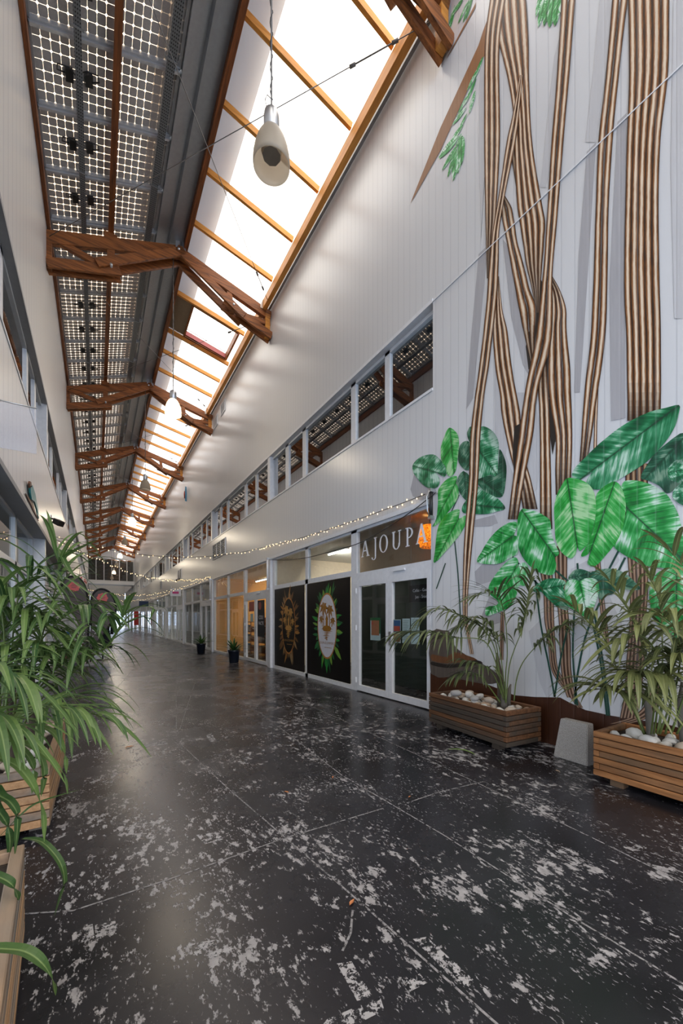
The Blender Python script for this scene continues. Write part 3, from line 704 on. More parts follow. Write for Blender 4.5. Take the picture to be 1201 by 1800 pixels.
# grey bands painted beside the vines
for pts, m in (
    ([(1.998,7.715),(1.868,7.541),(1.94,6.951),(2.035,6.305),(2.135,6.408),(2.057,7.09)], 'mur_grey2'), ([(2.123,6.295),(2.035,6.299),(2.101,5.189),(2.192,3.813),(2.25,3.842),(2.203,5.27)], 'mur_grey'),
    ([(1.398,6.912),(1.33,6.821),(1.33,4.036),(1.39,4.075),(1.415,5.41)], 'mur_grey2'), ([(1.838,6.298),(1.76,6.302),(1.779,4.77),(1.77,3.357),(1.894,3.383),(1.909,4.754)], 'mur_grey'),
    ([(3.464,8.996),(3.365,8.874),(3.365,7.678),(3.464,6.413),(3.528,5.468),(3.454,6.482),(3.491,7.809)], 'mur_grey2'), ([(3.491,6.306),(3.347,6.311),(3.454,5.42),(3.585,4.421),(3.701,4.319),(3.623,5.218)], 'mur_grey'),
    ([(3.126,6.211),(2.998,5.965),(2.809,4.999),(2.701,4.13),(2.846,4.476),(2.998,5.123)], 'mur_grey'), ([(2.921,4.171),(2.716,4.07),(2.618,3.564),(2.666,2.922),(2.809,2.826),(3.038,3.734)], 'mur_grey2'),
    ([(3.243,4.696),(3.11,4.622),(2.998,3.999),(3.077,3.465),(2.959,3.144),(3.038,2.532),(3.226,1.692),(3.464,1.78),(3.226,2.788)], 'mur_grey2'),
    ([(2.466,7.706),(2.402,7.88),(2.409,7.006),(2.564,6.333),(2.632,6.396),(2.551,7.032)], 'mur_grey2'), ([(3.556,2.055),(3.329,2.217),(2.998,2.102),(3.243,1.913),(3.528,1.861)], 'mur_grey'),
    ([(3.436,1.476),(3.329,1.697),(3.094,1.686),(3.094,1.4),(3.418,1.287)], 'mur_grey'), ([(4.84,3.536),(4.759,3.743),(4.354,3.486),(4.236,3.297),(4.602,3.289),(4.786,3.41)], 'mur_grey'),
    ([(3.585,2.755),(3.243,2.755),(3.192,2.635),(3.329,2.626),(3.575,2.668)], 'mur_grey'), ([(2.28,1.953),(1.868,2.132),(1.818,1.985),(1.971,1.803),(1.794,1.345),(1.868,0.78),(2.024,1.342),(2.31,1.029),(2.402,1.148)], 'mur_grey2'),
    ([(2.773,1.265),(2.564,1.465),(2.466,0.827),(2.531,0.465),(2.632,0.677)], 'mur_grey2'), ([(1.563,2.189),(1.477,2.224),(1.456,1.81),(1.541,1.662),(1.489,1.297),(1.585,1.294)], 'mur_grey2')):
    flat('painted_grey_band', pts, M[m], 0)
# dark soil and stump at the foot
flat('painted_soil', [(4.388,0.597),(4.234,0.589),(3.903,0.57),(3.602,0.561),(3.328,0.553),(3.158,0.519),(2.958,0.48),(2.7,0.501),(2.401,0.545),(2.309,0.511),(2.134,0.458),(1.893,0.449),(1.675,0.456),(1.455,0.467),(1.219,0.433),(1.111,0.431),(1.111,-0.246),(2.309,-0.032),(4.388,-0.014)], M['mur_soil'], 1)
flat('painted_stump', smooth_closed([(4.378,1.208),(4.122,1.249),(3.979,1.219),(3.905,1.034),(3.751,0.939),(3.556,0.86),(3.347,0.789),(3.192,0.703),(3.192,0.601),(3.418,0.556),(3.701,0.564),(4.012,0.573),(4.378,0.58)], 2), M['mur_stump'], 2)
flat('painted_umber_patch', smooth_closed([(4.354,0.766),(4.066,0.75),(3.751,0.804),(3.528,0.863),(3.418,0.827),(3.547,0.792),(3.781,0.745),(4.066,0.7),(4.354,0.713)], 2), M['mur_dark'], 2.6)
flat('painted_ridge', smooth_closed([(4.354,0.879),(4.066,0.858),(3.905,0.944),(3.682,0.912),(3.51,0.864),(3.751,0.812),(4.066,0.766),(4.354,0.783)], 2), M['mur_wedge2'], 2.4)
# hanging blade and ferny leaves, top left
flat('painted_blade', [(3.286,9.331),(3.418,9.204),(3.491,9.106),(4.178,8.731),(4.84,8.199),(4.732,8.221),(4.178,8.392),(3.464,8.844),(3.373,8.848)], M['mur_wedge'], 3)
flat('painted_blade', [(3.528,9.736),(4.012,9.628),(4.055,9.607),(3.905,9.62),(3.547,9.676)], M['mur_wedge'], 3)
def fern(cx):
    for a, b in cx:
        A = Vector(a); B = Vector(b); d = (B - A); n_ = Vector((-d.y, d.x)) * .15
        P = [A, A + d * .25 + n_, A + d * .6 + n_ * 1.1, A + d * .9 + n_ * .5, B, A + d * .85 - n_ * .6, A + d * .5 - n_ * 1.0, A + d * .2 - n_ * .8]
        leaf([tuple(p) for p in P], a, b, 'leafD', 4)
def pairs(L): return list(zip(L[0::2], L[1::2]))
fern(pairs([(3.418,8.865),(3.556,8.725),(3.491,8.801),(3.682,8.713),(3.528,8.707),(3.721,8.561),(3.547,8.56),(3.643,8.356),(3.643,8.63),(3.842,8.575),(3.701,8.499),(3.947,8.526),(3.682,8.399),(3.842,8.317),(3.751,8.316),(4.012,8.305),(3.781,8.228),(3.905,8.09),(3.822,8.231),(4.213,8.316),(3.842,8.131),(4.144,8.062),(3.863,8.096),(4.033,7.855),(3.842,8.075),(3.926,7.703),(3.801,8.129),(3.842,7.728),(3.781,8.188),(3.781,7.789)]))
fern(pairs([(3.751,10.065),(3.968,10.126),(3.643,9.919),(3.842,9.849),(3.585,9.92),(3.701,9.722),(3.905,10.19),(4.012,9.951),(3.643,9.88),(3.751,9.747)]))
fern(pairs([(2.598,8.65),(2.673,8.422),(2.551,8.554),(2.646,8.267),(2.498,8.482),(2.578,8.193),(2.46,8.429),(2.511,8.095),(2.409,8.36),(2.447,8.031),(2.371,8.341),(2.384,8.094)]))
# bundles of vines, back to front
vines([(3.243,9.384,2.802,8.792),(3.209,8.901,2.773,8.349),(3.061,8.196,2.765,7.848),(2.975,7.625,2.751,7.381),(2.959,7.176,2.716,6.928),(2.929,6.534,2.618,6.252),(2.891,6.231,2.571,5.955),(2.846,5.926,2.584,5.713),(2.802,5.625,2.605,5.474),(2.737,5.321,2.625,5.24),(2.673,4.977,2.639,4.954)], 4, 3, fade=(0, 1.1))
vines([(3.176,6.795,3.086,6.713),(3.151,6.628,2.998,6.492),(3.126,6.434,2.959,6.29),(3.061,6.101,2.913,5.981),(3.006,5.782,2.831,5.648),(2.952,5.475,2.765,5.341),(2.898,5.168,2.673,5.017),(2.838,4.861,2.694,4.772),(2.773,4.557,2.701,4.516),(2.73,4.345,2.701,4.33)], 2, 3, fade=(.4, .8))
vines([(3.045,7.384,2.952,7.287),(3.006,7.132,2.876,7.001),(2.936,6.68,2.802,6.554),(2.861,6.13,2.73,6.019)], 2, 2.6, 'vine_dark', fade=(.5, .5))
flat('painted_umber_patch', [(2.666,5.436),(2.591,5.249),(2.578,4.849),(2.666,4.377),(2.773,4.368),(2.809,4.66),(2.73,4.948)], M['mur_dark'], 2.3)
flat('painted_umber_patch', [(3.277,6.851),(3.159,6.527),(3.192,6.121),(3.26,5.587),(3.347,5.648),(3.338,6.237)], M['mur_dark'], 2.3)
vines([(3.312,9.476,3.077,9.162),(3.391,8.959,3.167,8.682),(3.4,7.715,3.159,7.466),(3.382,6.76,3.218,6.615),(3.373,6.415,3.26,6.322),(3.356,5.878,3.321,5.852)], 3, 4.5, fade=(0, 1.2))
vines([(3.209,5.799,3.176,5.774),(3.251,5.405,3.126,5.321),(3.269,5.13,3.053,4.995),(3.234,4.677,2.998,4.547),(3.159,4.231,2.921,4.116),(3.143,4.028,2.883,3.912),(3.077,3.7,2.861,3.614),(2.998,3.374,2.809,3.308),(2.906,3.058,2.73,3.006),(2.846,2.733,2.66,2.688)], 3, 3, fade=(.3, .35))
flat('painted_umber_patch', [(2.959,3.772),(2.809,3.777),(2.831,3.377),(2.861,3.045),(2.952,3.072),(2.983,3.431)], M['mur_dark'], 3.4)
vines([(2.564,5.32,2.485,5.261),(2.505,5.109,2.396,5.032),(2.498,4.899,2.334,4.789),(2.518,4.662,2.328,4.543),(2.538,4.293,2.292,4.157),(2.525,3.925,2.28,3.807),(2.453,3.452,2.268,3.379),(2.453,3.026,2.28,2.972),(2.447,2.796,2.286,2.753)], 3, 3, fade=(.4, .5))
vines([(2.646,4.366,2.551,4.313),(2.653,4.039,2.531,3.98),(2.639,3.802,2.518,3.748),(2.632,3.247,2.505,3.203),(2.632,2.649,2.492,2.616),(2.625,2.45,2.485,2.423)], 2, 3, fade=(.5, .4))
flat('painted_umber_patch', [(2.598,4.6),(2.525,4.814),(2.498,4.284),(2.525,3.912),(2.434,3.489),(2.485,3.254),(2.551,3.795),(2.632,4.227)], M['mur_dark'], 2.5)
vines([(2.883,7.986,2.846,7.942),(2.975,7.625,2.891,7.533),(3.061,7.365,2.936,7.236),(3.184,6.767,3.094,6.684),(3.269,6.417,3.167,6.332),(3.321,6.023,3.176,5.912),(3.356,5.617,3.201,5.509),(3.409,5.217,3.26,5.124),(3.473,4.808,3.321,4.724),(3.547,4.402,3.4,4.332),(3.623,3.917,3.454,3.85),(3.652,3.279,3.491,3.231),(3.721,2.634,3.566,2.605),(3.751,1.98,3.643,1.971),(3.751,1.479,3.672,1.479),(3.691,1.219,3.633,1.221),(3.623,0.932,3.566,0.937)], 2, 8)
vines([(2.384,8.232,2.232,8.03),(2.428,7.501,2.292,7.34),(2.492,6.777,2.359,6.639),(2.544,6.023,2.421,5.915),(2.591,5.379,2.479,5.295),(2.687,4.674,2.492,4.556),(2.809,4.164,2.646,4.082),(2.898,3.629,2.716,3.556),(2.983,3.081,2.831,3.036),(3.045,2.653,2.906,2.623)], 2, 8, fade=(0, .3))
vines([(1.883,7.562,1.746,7.377),(1.935,6.916,1.818,6.778),(2.008,6.278,1.878,6.143),(2.035,5.575,1.914,5.469),(2.057,4.861,1.924,4.765),(2.084,4.309,1.945,4.224),(2.14,3.829,2.008,3.763),(2.174,3.341,2.073,3.301),(2.192,3.077,2.112,3.05)], 2, 6, fade=(0, .4))
vines([(2.019,4.019,1.992,4.004),(2.035,3.777,2.008,3.763),(2.046,3.449,2.019,3.437),(2.057,3.131,2.024,3.119)], 1, 5)
vines([(1.746,7.377,1.423,6.944),(1.736,6.68,1.431,6.318),(1.755,6.016,1.489,5.742),(1.77,5.342,1.502,5.107),(1.779,4.66,1.494,4.453),(1.76,4.112,1.485,3.946),(1.751,3.519,1.485,3.393),(1.751,3.321,1.489,3.209)], 5, 6, fade=(0, .35))
# lower roots
vines([(1.77,2.916,1.585,2.854),(1.77,2.723,1.585,2.669)], 4, 2, 'vine_dark')
vines([(1.77,2.447,1.563,2.399),(1.751,2.004,1.58,1.981),(1.731,1.673,1.585,1.664),(1.736,1.345,1.603,1.347),(1.76,1.015,1.612,1.028),(1.779,0.682,1.639,0.704),(1.818,0.441,1.675,0.472)], 5, 3, 'vine_low')
vines([(2.639,2.256,2.479,2.23),(2.632,1.992,2.485,1.975),(2.591,1.726,2.472,1.719),(2.578,1.4,2.466,1.4),(2.538,1.168,2.453,1.171),(2.511,0.886,2.428,0.894),(2.44,0.735,2.353,0.746),(2.31,0.585,2.238,0.596),(2.215,0.467,2.157,0.478)], 3, 3, 'vine_low')
vines([(2.466,2.228,2.322,2.205),(2.46,1.973,2.322,1.957),(2.447,1.717,2.322,1.71),(2.415,1.4,2.304,1.4),(2.409,1.173,2.286,1.179),(2.39,0.86,2.28,0.872),(2.353,0.646,2.25,0.661),(2.322,0.558,2.227,0.574)], 3, 3.5, 'vine_low')
vines([(2.046,2.015,1.992,2.008),(2.014,1.691,1.961,1.687),(1.982,1.4,1.93,1.4),(1.95,1.171,1.909,1.173)], 2, 3, 'vine_low')
vines([(3.151,1.508,3.094,1.507),(3.159,1.256,3.102,1.257),(3.167,0.894,3.11,0.899)], 2, 3, 'vine_low')
vines([(1.576,0.873,1.498,0.882),(1.585,0.713,1.489,0.728),(1.63,0.572,1.507,0.596),(1.746,0.457,1.585,0.491),(1.919,0.363,1.722,0.407)], 3, 3.2, 'vine_low')
# thin green stems
for pts in ([(2.551,2.047),(2.31,1.82),(2.192,1.702)], [(2.215,2.006),(2.192,1.702)], [(2.238,1.644),(2.262,1.033),(2.215,0.491)], [(1.998,1.574),(2.135,1.221),(2.227,0.732),(2.238,0.499)], [(2.079,1.459),(1.992,0.995),(1.94,0.542),(1.93,0.441)],
            [(2.046,1.459),(1.961,0.94),(1.909,0.445)], [(2.687,1.865),(2.618,1.334),(2.511,0.822),(2.46,0.541)], [(2.31,1.338),(2.396,0.96),(2.46,0.541)], [(3.905,2.539),(3.842,2.045),(3.801,1.48),(3.781,1.16)], [(4.077,2.235),(4.259,1.872)],
            [(1.818,2.097),(1.909,1.912)], [(1.77,2.006),(1.843,1.848)], [(3.077,2.29),(2.773,1.94),(2.632,1.794)], [(3.822,3.168),(3.99,2.925)]):
    mb = MB(); q = smooth_open(pts, 4)
    for a, c in zip(q[:-1], q[1:]):
        d = Vector((c[0] - a[0], c[1] - a[1])).normalized(); n_ = Vector((-d.y, d.x)) * .010
        mb.face([mpt((a[0] - n_.x, a[1] - n_.y), 4.5), mpt((a[0] + n_.x, a[1] + n_.y), 4.5), mpt((c[0] + n_.x, c[1] + n_.y), 4.5), mpt((c[0] - n_.x, c[1] - n_.y), 4.5)])
    mb.build('painted_stem', M['mur_stem'], mural)
# big leaves
Z1 = ()
leaf([(3.614,4.046),(3.663,4.019),(3.682,3.964),(3.643,3.855),(3.586,3.802),(3.511,3.926)], *[(3.586,4.034),(3.624,3.832)], 'leafC', 5)
leaf([(3.643,3.847),(3.762,3.885),(3.833,3.815),(3.843,3.706),(3.802,3.58),(3.663,3.463),(3.586,3.647)], *[(3.663,3.855),(3.624,3.474)], 'leafC', 5.3)
leaf([(3.742,3.48),(3.864,3.374),(3.823,3.217),(3.722,3.079),(3.643,3.043),(3.567,3.254)], *[(3.722,3.474),(3.702,3.073)], 'leafC', 5.1)
leaf([(3.168,3.57),(3.111,3.478),(3.066,3.319),(3.079,3.11),(3.124,2.959),(3.261,2.995),(3.401,3.1),(3.511,3.253),(3.474,3.303),(3.295,3.278),(3.21,3.28),(3.177,3.429)], *[(3.474,3.303),(3.124,2.959)], 'leafC', 5.2)
leaf([(3.511,3.192),(3.401,3.1),(3.261,3.003),(3.16,2.918),(3.082,2.798),(3.193,2.788),(3.348,2.79),(3.511,2.825),(3.742,2.893),(3.762,2.994),(3.663,3.079)], *[(3.702,3.01),(3.082,2.798)], 'leafB', 5.4)
leaf([(3.437,3.972),(3.33,3.905),(3.227,3.782),(3.177,3.646),(3.185,3.475),(3.202,3.248),(3.295,3.285),(3.437,3.292),(3.511,3.322),(3.548,3.633),(3.511,3.926)], *[(3.511,3.712),(3.202,3.256)], 'leafB', 6)
leaf([(4.786,3.891),(4.706,3.955),(4.551,3.973),(4.33,3.921),(4.202,3.816),(4.1,3.68),(4.06,3.55),(4.1,3.509),(4.202,3.578),(4.259,3.622),(4.195,3.508),(4.202,3.425),(4.271,3.394),(4.427,3.438),(4.576,3.552),(4.68,3.674),(4.759,3.772)], *[(4.732,3.873),(4.248,3.618)], 'leafB', 6)
leaf([(3.991,4.187),(3.895,4.098),(3.833,3.992),(3.823,3.86),(3.843,3.706),(3.874,3.555),(3.906,3.501),(3.969,3.472),(4.045,3.528),(4.078,3.655),(4.145,3.745),(4.167,3.854),(4.161,3.987),(4.1,4.098),(4.056,4.164)], *[(3.991,4.187),(3.906,3.484)], 'leafA', 6.2)
leaf([(3.864,3.447),(4.034,3.459),(4.167,3.398),(4.225,3.329),(4.225,3.159),(4.259,2.928),(4.342,2.824),(4.213,2.849),(4.056,2.95),(3.906,3.061),(3.833,3.156),(3.833,3.268),(3.874,3.345)], *[(3.874,3.361),(4.342,2.824)], 'leafA', 6.4)
leaf([(3.812,2.958),(3.937,2.971),(4.078,2.938),(4.19,2.845),(4.248,2.703),(4.288,2.435),(4.302,2.265),(4.056,2.417),(3.823,2.591),(3.702,2.742),(3.702,2.853),(3.823,2.832)], *[(3.823,2.84),(4.295,2.264)], 'leafA', 6)
leaf([(1.33,3.033),(1.382,3.021),(1.45,2.982),(1.528,2.925),(1.593,2.841),(1.642,2.74),(1.576,2.69),(1.497,2.619),(1.442,2.537),(1.368,2.563),(1.31,2.601),(1.26,2.766),(1.26,2.964)], *[(1.295,3.014),(1.601,2.727)], 'leafC', 5)
leaf([(1.31,2.811),(1.382,2.808),(1.427,2.767),(1.436,2.714),(1.42,2.653),(1.382,2.623),(1.31,2.592)], *[(1.435,2.723),(1.288,2.703)], 'leafB', 5.5)
leaf([(1.31,2.592),(1.382,2.567),(1.401,2.507),(1.382,2.456),(1.31,2.401)], *[(1.405,2.518),(1.288,2.504)], 'leafB', 5.6)
leaf([(1.354,3.288),(1.45,3.307),(1.56,3.324),(1.676,3.316),(1.798,3.288),(1.909,3.24),(2.025,3.179),(2.147,3.093),(2.232,3.033),(2.27,2.967),(2.243,2.913),(2.194,2.882),(2.126,2.905),(2.065,2.924),(2.105,2.882),(2.121,2.832),(2.085,2.773),(2.015,2.731),(1.937,2.746),(1.816,2.778),(1.693,2.825),(1.593,2.871),(1.504,2.946),(1.435,3.023),(1.382,3.114),(1.357,3.214)], *[(1.354,3.287),(2.189,2.886)], 'leafB', 7.2)
leaf([(1.78,2.742),(1.728,2.741),(1.642,2.705),(1.544,2.637),(1.45,2.539),(1.397,2.432),(1.36,2.33),(1.338,2.215),(1.32,2.057),(1.31,1.909),(1.33,1.839),(1.481,1.874),(1.601,1.907),(1.71,1.98),(1.816,2.066),(1.867,2.135),(1.835,2.223),(1.78,2.345),(1.758,2.472),(1.78,2.589),(1.803,2.687)], *[(1.758,2.487),(1.331,1.93)], 'leafD', 6.6)
leaf([(1.858,2.768),(1.918,2.762),(1.986,2.728),(2.03,2.666),(2.03,2.516),(2.055,2.327),(2.116,2.186),(2.173,2.096),(2.163,2.067),(2.105,2.086),(2.08,2.126),(2.105,2.032),(2.111,1.989),(2.065,1.951),(2.005,1.976),(1.937,2.052),(1.853,2.154),(1.798,2.267),(1.763,2.453),(1.772,2.587),(1.807,2.709)], *[(1.858,2.765),(2.085,2.105)], 'leafA', 7.4)
leaf([(2.32,2.942),(2.376,2.885),(2.434,2.785),(2.463,2.653),(2.457,2.476),(2.446,2.298),(2.399,2.174),(2.331,2.095),(2.275,2.065),(2.232,2.104),(2.216,2.174),(2.194,2.138),(2.168,2.139),(2.095,2.215),(2.045,2.39),(2.03,2.548),(2.04,2.679),(2.075,2.775),(2.147,2.857),(2.232,2.91)], *[(2.32,2.937),(2.205,2.134)], 'leafA', 8.2)
leaf([(2.929,2.594),(3.046,2.604),(3.193,2.548),(3.33,2.441),(3.436,2.308),(3.51,2.181),(3.26,2.118),(3.11,2.131),(2.999,2.173),(2.914,2.203),(2.903,2.285),(2.914,2.411),(2.96,2.44),(2.929,2.511)], *[(2.964,2.437),(3.51,2.181)], 'leafD', 8.8)
leaf([(2.861,2.733),(2.914,2.604),(2.914,2.369),(2.876,2.212),(2.788,2.077),(2.674,1.971),(2.538,1.911),(2.467,1.917),(2.437,2.009),(2.454,2.093),(2.41,2.125),(2.416,2.17),(2.46,2.266),(2.493,2.374),(2.506,2.517),(2.565,2.582),(2.674,2.666),(2.773,2.709)], *[(2.861,2.73),(2.435,2.084)], 'leafD', 8.0)
leaf([(2.937,2.165),(3.014,2.154),(3.143,2.063),(3.278,1.917),(3.33,1.817),(3.295,1.726),(3.193,1.648),(3.209,1.591),(3.365,1.566),(3.361,1.454),(3.176,1.503),(3.014,1.57),(2.937,1.679),(2.891,1.815),(2.817,1.809),(2.769,1.913),(2.773,2.022),(2.824,2.089),(2.891,2.076),(2.937,2.033),(2.902,2.105)], *[(2.937,2.033),(3.361,1.454)], 'leafD', 7)
leaf([(2.309,1.843),(2.261,1.925),(2.191,1.942),(2.122,1.916),(2.077,1.882),(2.133,1.828),(2.191,1.809)], *[(2.309,1.856),(2.077,1.882)], 'leafC', 5.8)
leaf([(2.723,1.742),(2.633,1.835),(2.512,1.87),(2.397,1.853),(2.335,1.811),(2.36,1.75),(2.323,1.649),(2.305,1.537),(2.335,1.507),(2.435,1.553),(2.512,1.62),(2.578,1.687),(2.619,1.729)], *[(2.723,1.742),(2.323,1.785)], 'leafB', 6.4)
leaf([(2.133,1.828),(2.077,1.894),(1.969,1.917),(1.866,1.906),(1.767,1.851),(1.691,1.767),(1.641,1.693),(1.729,1.688),(1.826,1.706),(1.876,1.658),(1.948,1.639),(1.991,1.606),(2.017,1.689),(2.012,1.782)], *[(2.1,1.837),(1.641,1.693)], 'leafC', 6.5)
leaf([(2.321,1.82),(2.261,1.839),(2.191,1.815),(2.122,1.839),(2.045,1.826),(2.007,1.782),(2.001,1.688),(2.034,1.573),(2.077,1.468),(2.105,1.409),(2.156,1.445),(2.249,1.508),(2.321,1.571),(2.346,1.659),(2.346,1.747)], *[(2.194,1.821),(2.105,1.409)], 'leafD', 8.6)
leaf([(1.495,1.844),(1.547,1.766),(1.573,1.662),(1.569,1.556),(1.547,1.429),(1.487,1.336),(1.42,1.275),(1.379,1.236),(1.3,1.229),(1.239,1.349),(1.239,1.817),(1.371,1.851)], *[(1.371,1.846),(1.379,1.231)], 'leafD', 5.8)

# ================================================================== SHOP SIGNS, DECALS, WALL FITTINGS
GX = XR + .03 - .001
def letter_strokes(ch):
    """serifed capitals as polygons in a 1-high box, x to the right"""
    def bar(x0, y0, x1, y1, w): 
        d = Vector((x1 - x0, y1 - y0)).normalized(); n = Vector((-d.y, d.x)) * w / 2
        return [(x0 - n.x, y0 - n.y), (x1 - n.x, y1 - n.y), (x1 + n.x, y1 + n.y), (x0 + n.x, y0 + n.y)]
    def arc(cx, cy_, rx, ry, a0, a1, w0, w1, n=18):
        o = []; i_ = []
        for k in range(n + 1):
            a = math.radians(a0 + (a1 - a0) * k / n); w = w0 + (w1 - w0) * abs(math.cos(a))
            o.append((cx + rx * math.cos(a), cy_ + ry * math.sin(a))); i_.append((cx + (rx - w) * math.cos(a), cy_ + (ry - w * .7) * math.sin(a)))
        return [[o[k], o[k + 1], i_[k + 1], i_[k]] for k in range(n)]
    S = {
        'A': ([bar(.06, .02, .36, 1.0, .09), bar(.36, 1.0, .66, .02, .15), bar(.16, .36, .56, .36, .07), bar(-.04, .02, .2, .02, .05), bar(.5, .02, .82, .02, .05)], .80),
        'J': ([bar(.3, -.15, .3, .98, .13), bar(.14, .98, .46, .98, .05)] + arc(.14, -.16, .225, .17, -180, 0, .05, .12), .46),
        'O': (arc(.4, .5, .4, .52, 0, 360, .06, .15, 32), .82),
        'U': ([bar(.16, .3, .16, .98, .14), bar(.66, .3, .66, .98, .08), bar(.02, .98, .32, .98, .05), bar(.54, .98, .8, .98, .05)] + arc(.4, .32, .31, .34, 180, 360, .07, .13), .80),
        'P': ([bar(.2, .02, .2, .98, .14), bar(.04, .98, .3, .98, .05), bar(.04, .02, .38, .02, .05)] + arc(.28, .71, .34, .28, -100, 100, .05, .13), .62)}
    return S[ch]
sg = empty('shop_sign', (GX - .004, 6.27, 2.62), 0, 'white serif AJOUPA lettering on the glass above the double door', 'shop sign')
M['letter'] = plain('white_letter_vinyl', (.80, .80, .82), .5)
xo = 0.0
for ch in 'AJOUPA':
    polys, adv = letter_strokes(ch); mb = MB(); hgt = .31
    for q, P in enumerate(polys):
        xs = -.0002 * (q % 9)
        mb.face([(xs, -(xo + px * hgt), py * hgt) for px, py in P])
    mb.build('letter', M['letter'], sg); xo += (adv + .06) * hgt * 1.28
sg.scale = (1, 1.02, 1)
# oval emblems on black vinyl
def emblem(yc, zc, ry, rz, bgy, bgz, dark, label):
    """black vinyl sheet with an oval emblem ringed by leaves; y runs from right to left here"""
    e = empty('window_decal', (GX - .003, yc, zc), 0, label, 'window decal')
    def P(y, z, lay): return (-.0009 * lay, -y, z)
    mb = MB(); mb.face([P(a, b_, 0) for a, b_ in ((bgy[0], bgz[0]), (bgy[1], bgz[0]), (bgy[1], bgz[1]), (bgy[0], bgz[1]))]); mb.build('vinyl_sheet', M['vinyl'], e)
    rnd = random.Random(3 if dark else 5)
    for i in range(46):
        a = 2 * math.pi * i / 46 + rnd.uniform(-.06, .06); L = rnd.uniform(.16, .36) * (1.25 if abs(math.sin(a)) > .8 else 1); w = rnd.uniform(.05, .10)
        c = Vector((ry * .9 * math.cos(a), rz * .9 * math.sin(a))); d = Vector((math.cos(a + rnd.uniform(-.5, .5)), math.sin(a + rnd.uniform(-.5, .5)))); n = Vector((-d.y, d.x))
        pts = [c, c + d * L * .4 + n * w * .5, c + d * L * .75 + n * w * .35, c + d * L, c + d * L * .75 - n * w * .35, c + d * L * .4 - n * w * .5]
        mb = MB(); mb.face([P(p.x, p.y, 1 + .04 * i) for p in pts], tint=rnd.random()); mb.build('printed_leaf', rnd.choice(M['gold_leaf'] if dark else M['print_leaf']), e)
    N = 48
    def ell(r1, r2, lay, m, nm):
        mb = MB()
        mb.face([P(r1 * math.cos(2 * math.pi * k / N), r2 * math.sin(2 * math.pi * k / N), lay) for k in range(N)]); mb.build(nm, m, e)
    ell(ry * 1.04, rz * 1.03, 4, M['print_orange'], 'oval_ring'); ell(ry * .96, rz * .975, 5, M['print_black'] if dark else M['print_white'], 'oval_face')
    ink = M['print_gold'] if dark else M['print_brown']
    mb = MB()
    def palm(x, z0, z1, s, lean):
        mb.face([P(x - .012 * s + lean, z1, 6), P(x + .012 * s + lean, z1, 6), P(x + .02 * s, z0, 6), P(x - .02 * s, z0, 6)])
        for k in range(7):
            a = R(90 + k * 360 / 7 + 12); d = Vector((math.cos(a), math.sin(a) * .9)); n = Vector((-d.y, d.x)); L = .20 * s; c = Vector((x + lean, z1))
            mb.face([P(q.x, q.y, 6.2) for q in (c, c + d * L * .5 + n * .045 * s, c + d * L - Vector((0, .05 * s)), c + d * L * .5 - n * .045 * s)])
    u = ry / .42; w_ = rz / .72
    palm(-.14 * u, -.02 * w_, .42 * w_, 1.0, 0); palm(.12 * u, -.02 * w_, .36 * w_, .9, .01); palm(-.20 * u, -.02 * w_, .16 * w_, .62, -.05); palm(.21 * u, -.02 * w_, .12 * w_, .62, .05)
    mb.face([P(x, z, 6.1) for x, z in ((-.05 * u, -.02), (-.05 * u, .14 * w_), (-.07 * u, .14 * w_), (0, .27 * w_), (.07 * u, .14 * w_), (.05 * u, .14 * w_), (.05 * u, -.02))])
    mb.face([P(.20 * u * math.cos(R(t_)), -.06 * w_ + .07 * w_ * math.sin(R(t_)), 6.3) for t_ in range(0, 360, 15)])
    for k, (x0, x1, z) in enumerate(((-.30, .30, -.07), (-.2, .27, -.115), (-.16, .2, -.15), (-.14, .12, -.185), (-.19, .14, -.22), (-.10, .08, -.255), (-.12, .06, -.28), (-.05, .05, -.31))):
        mb.face([P(x0 * u, z * w_, 6.4), P((x0 + x1) / 2 * u, (z - .016) * w_, 6.4), P(x1 * u, z * w_, 6.4), P((x0 + x1) / 2 * u, (z + .014) * w_, 6.4)])
    mb.build('printed_palms', ink, e)
    mb = MB()
    for q in range(9): mb.face([P((-.1 + q * .036) * u, -.492 * w_, 7), P((-.074 + q * .036) * u, -.492 * w_, 7), P((-.074 + q * .036) * u, -.478 * w_, 7), P((-.1 + q * .036) * u, -.478 * w_, 7)])
    mb.build('printed_line', ink, e)
    for txt, z, s, off in (('AJOUPA ECOMMERCE', -.41, .077, 0),):
        text('printed_text', txt, s * w_, ink, e, P(off * u, z * w_, 7), (R(90), 0, R(-90)))
    return e
M['vinyl'] = plain('black_vinyl', (.005, .004, .004), .3, 0, .2); M['print_orange'] = plain('printed_orange', (.42, .16, .03), .4); M['print_white'] = plain('printed_white', (.60, .60, .64), .4)
M['print_black'] = plain('printed_black', (.005, .004, .004), .4, 0, .2); M['print_gold'] = plain('printed_gold', (.48, .24, .045), .4); M['print_brown'] = plain('printed_brown', (.30, .13, .012), .4)
M['gold_leaf'] = [plain('printed_gold_leaf', (.38, .17, .03), .45), plain('printed_tan_leaf', (.30, .19, .08), .45), plain('printed_dark_gold_leaf', (.16, .07, .015), .45)]
M['print_leaf'] = [plain('printed_green_leaf', (.01, .22, .025), .45), plain('printed_dark_green_leaf', (.004, .07, .02), .45), plain('printed_lime_leaf', (.14, .30, .03), .45), plain('printed_mid_green_leaf', (.01, .14, .03), .45)]
emblem(7.63, 1.27, .42, .72, (-.98, .96), (-1.17, 1.01), False, 'white oval palm island emblem ringed by green leaves on black window vinyl')
emblem(9.70, 1.25, .42, .74, (-.98, .96), (-1.15, 1.03), True, 'black oval palm island emblem ringed by golden leaves on black window vinyl')
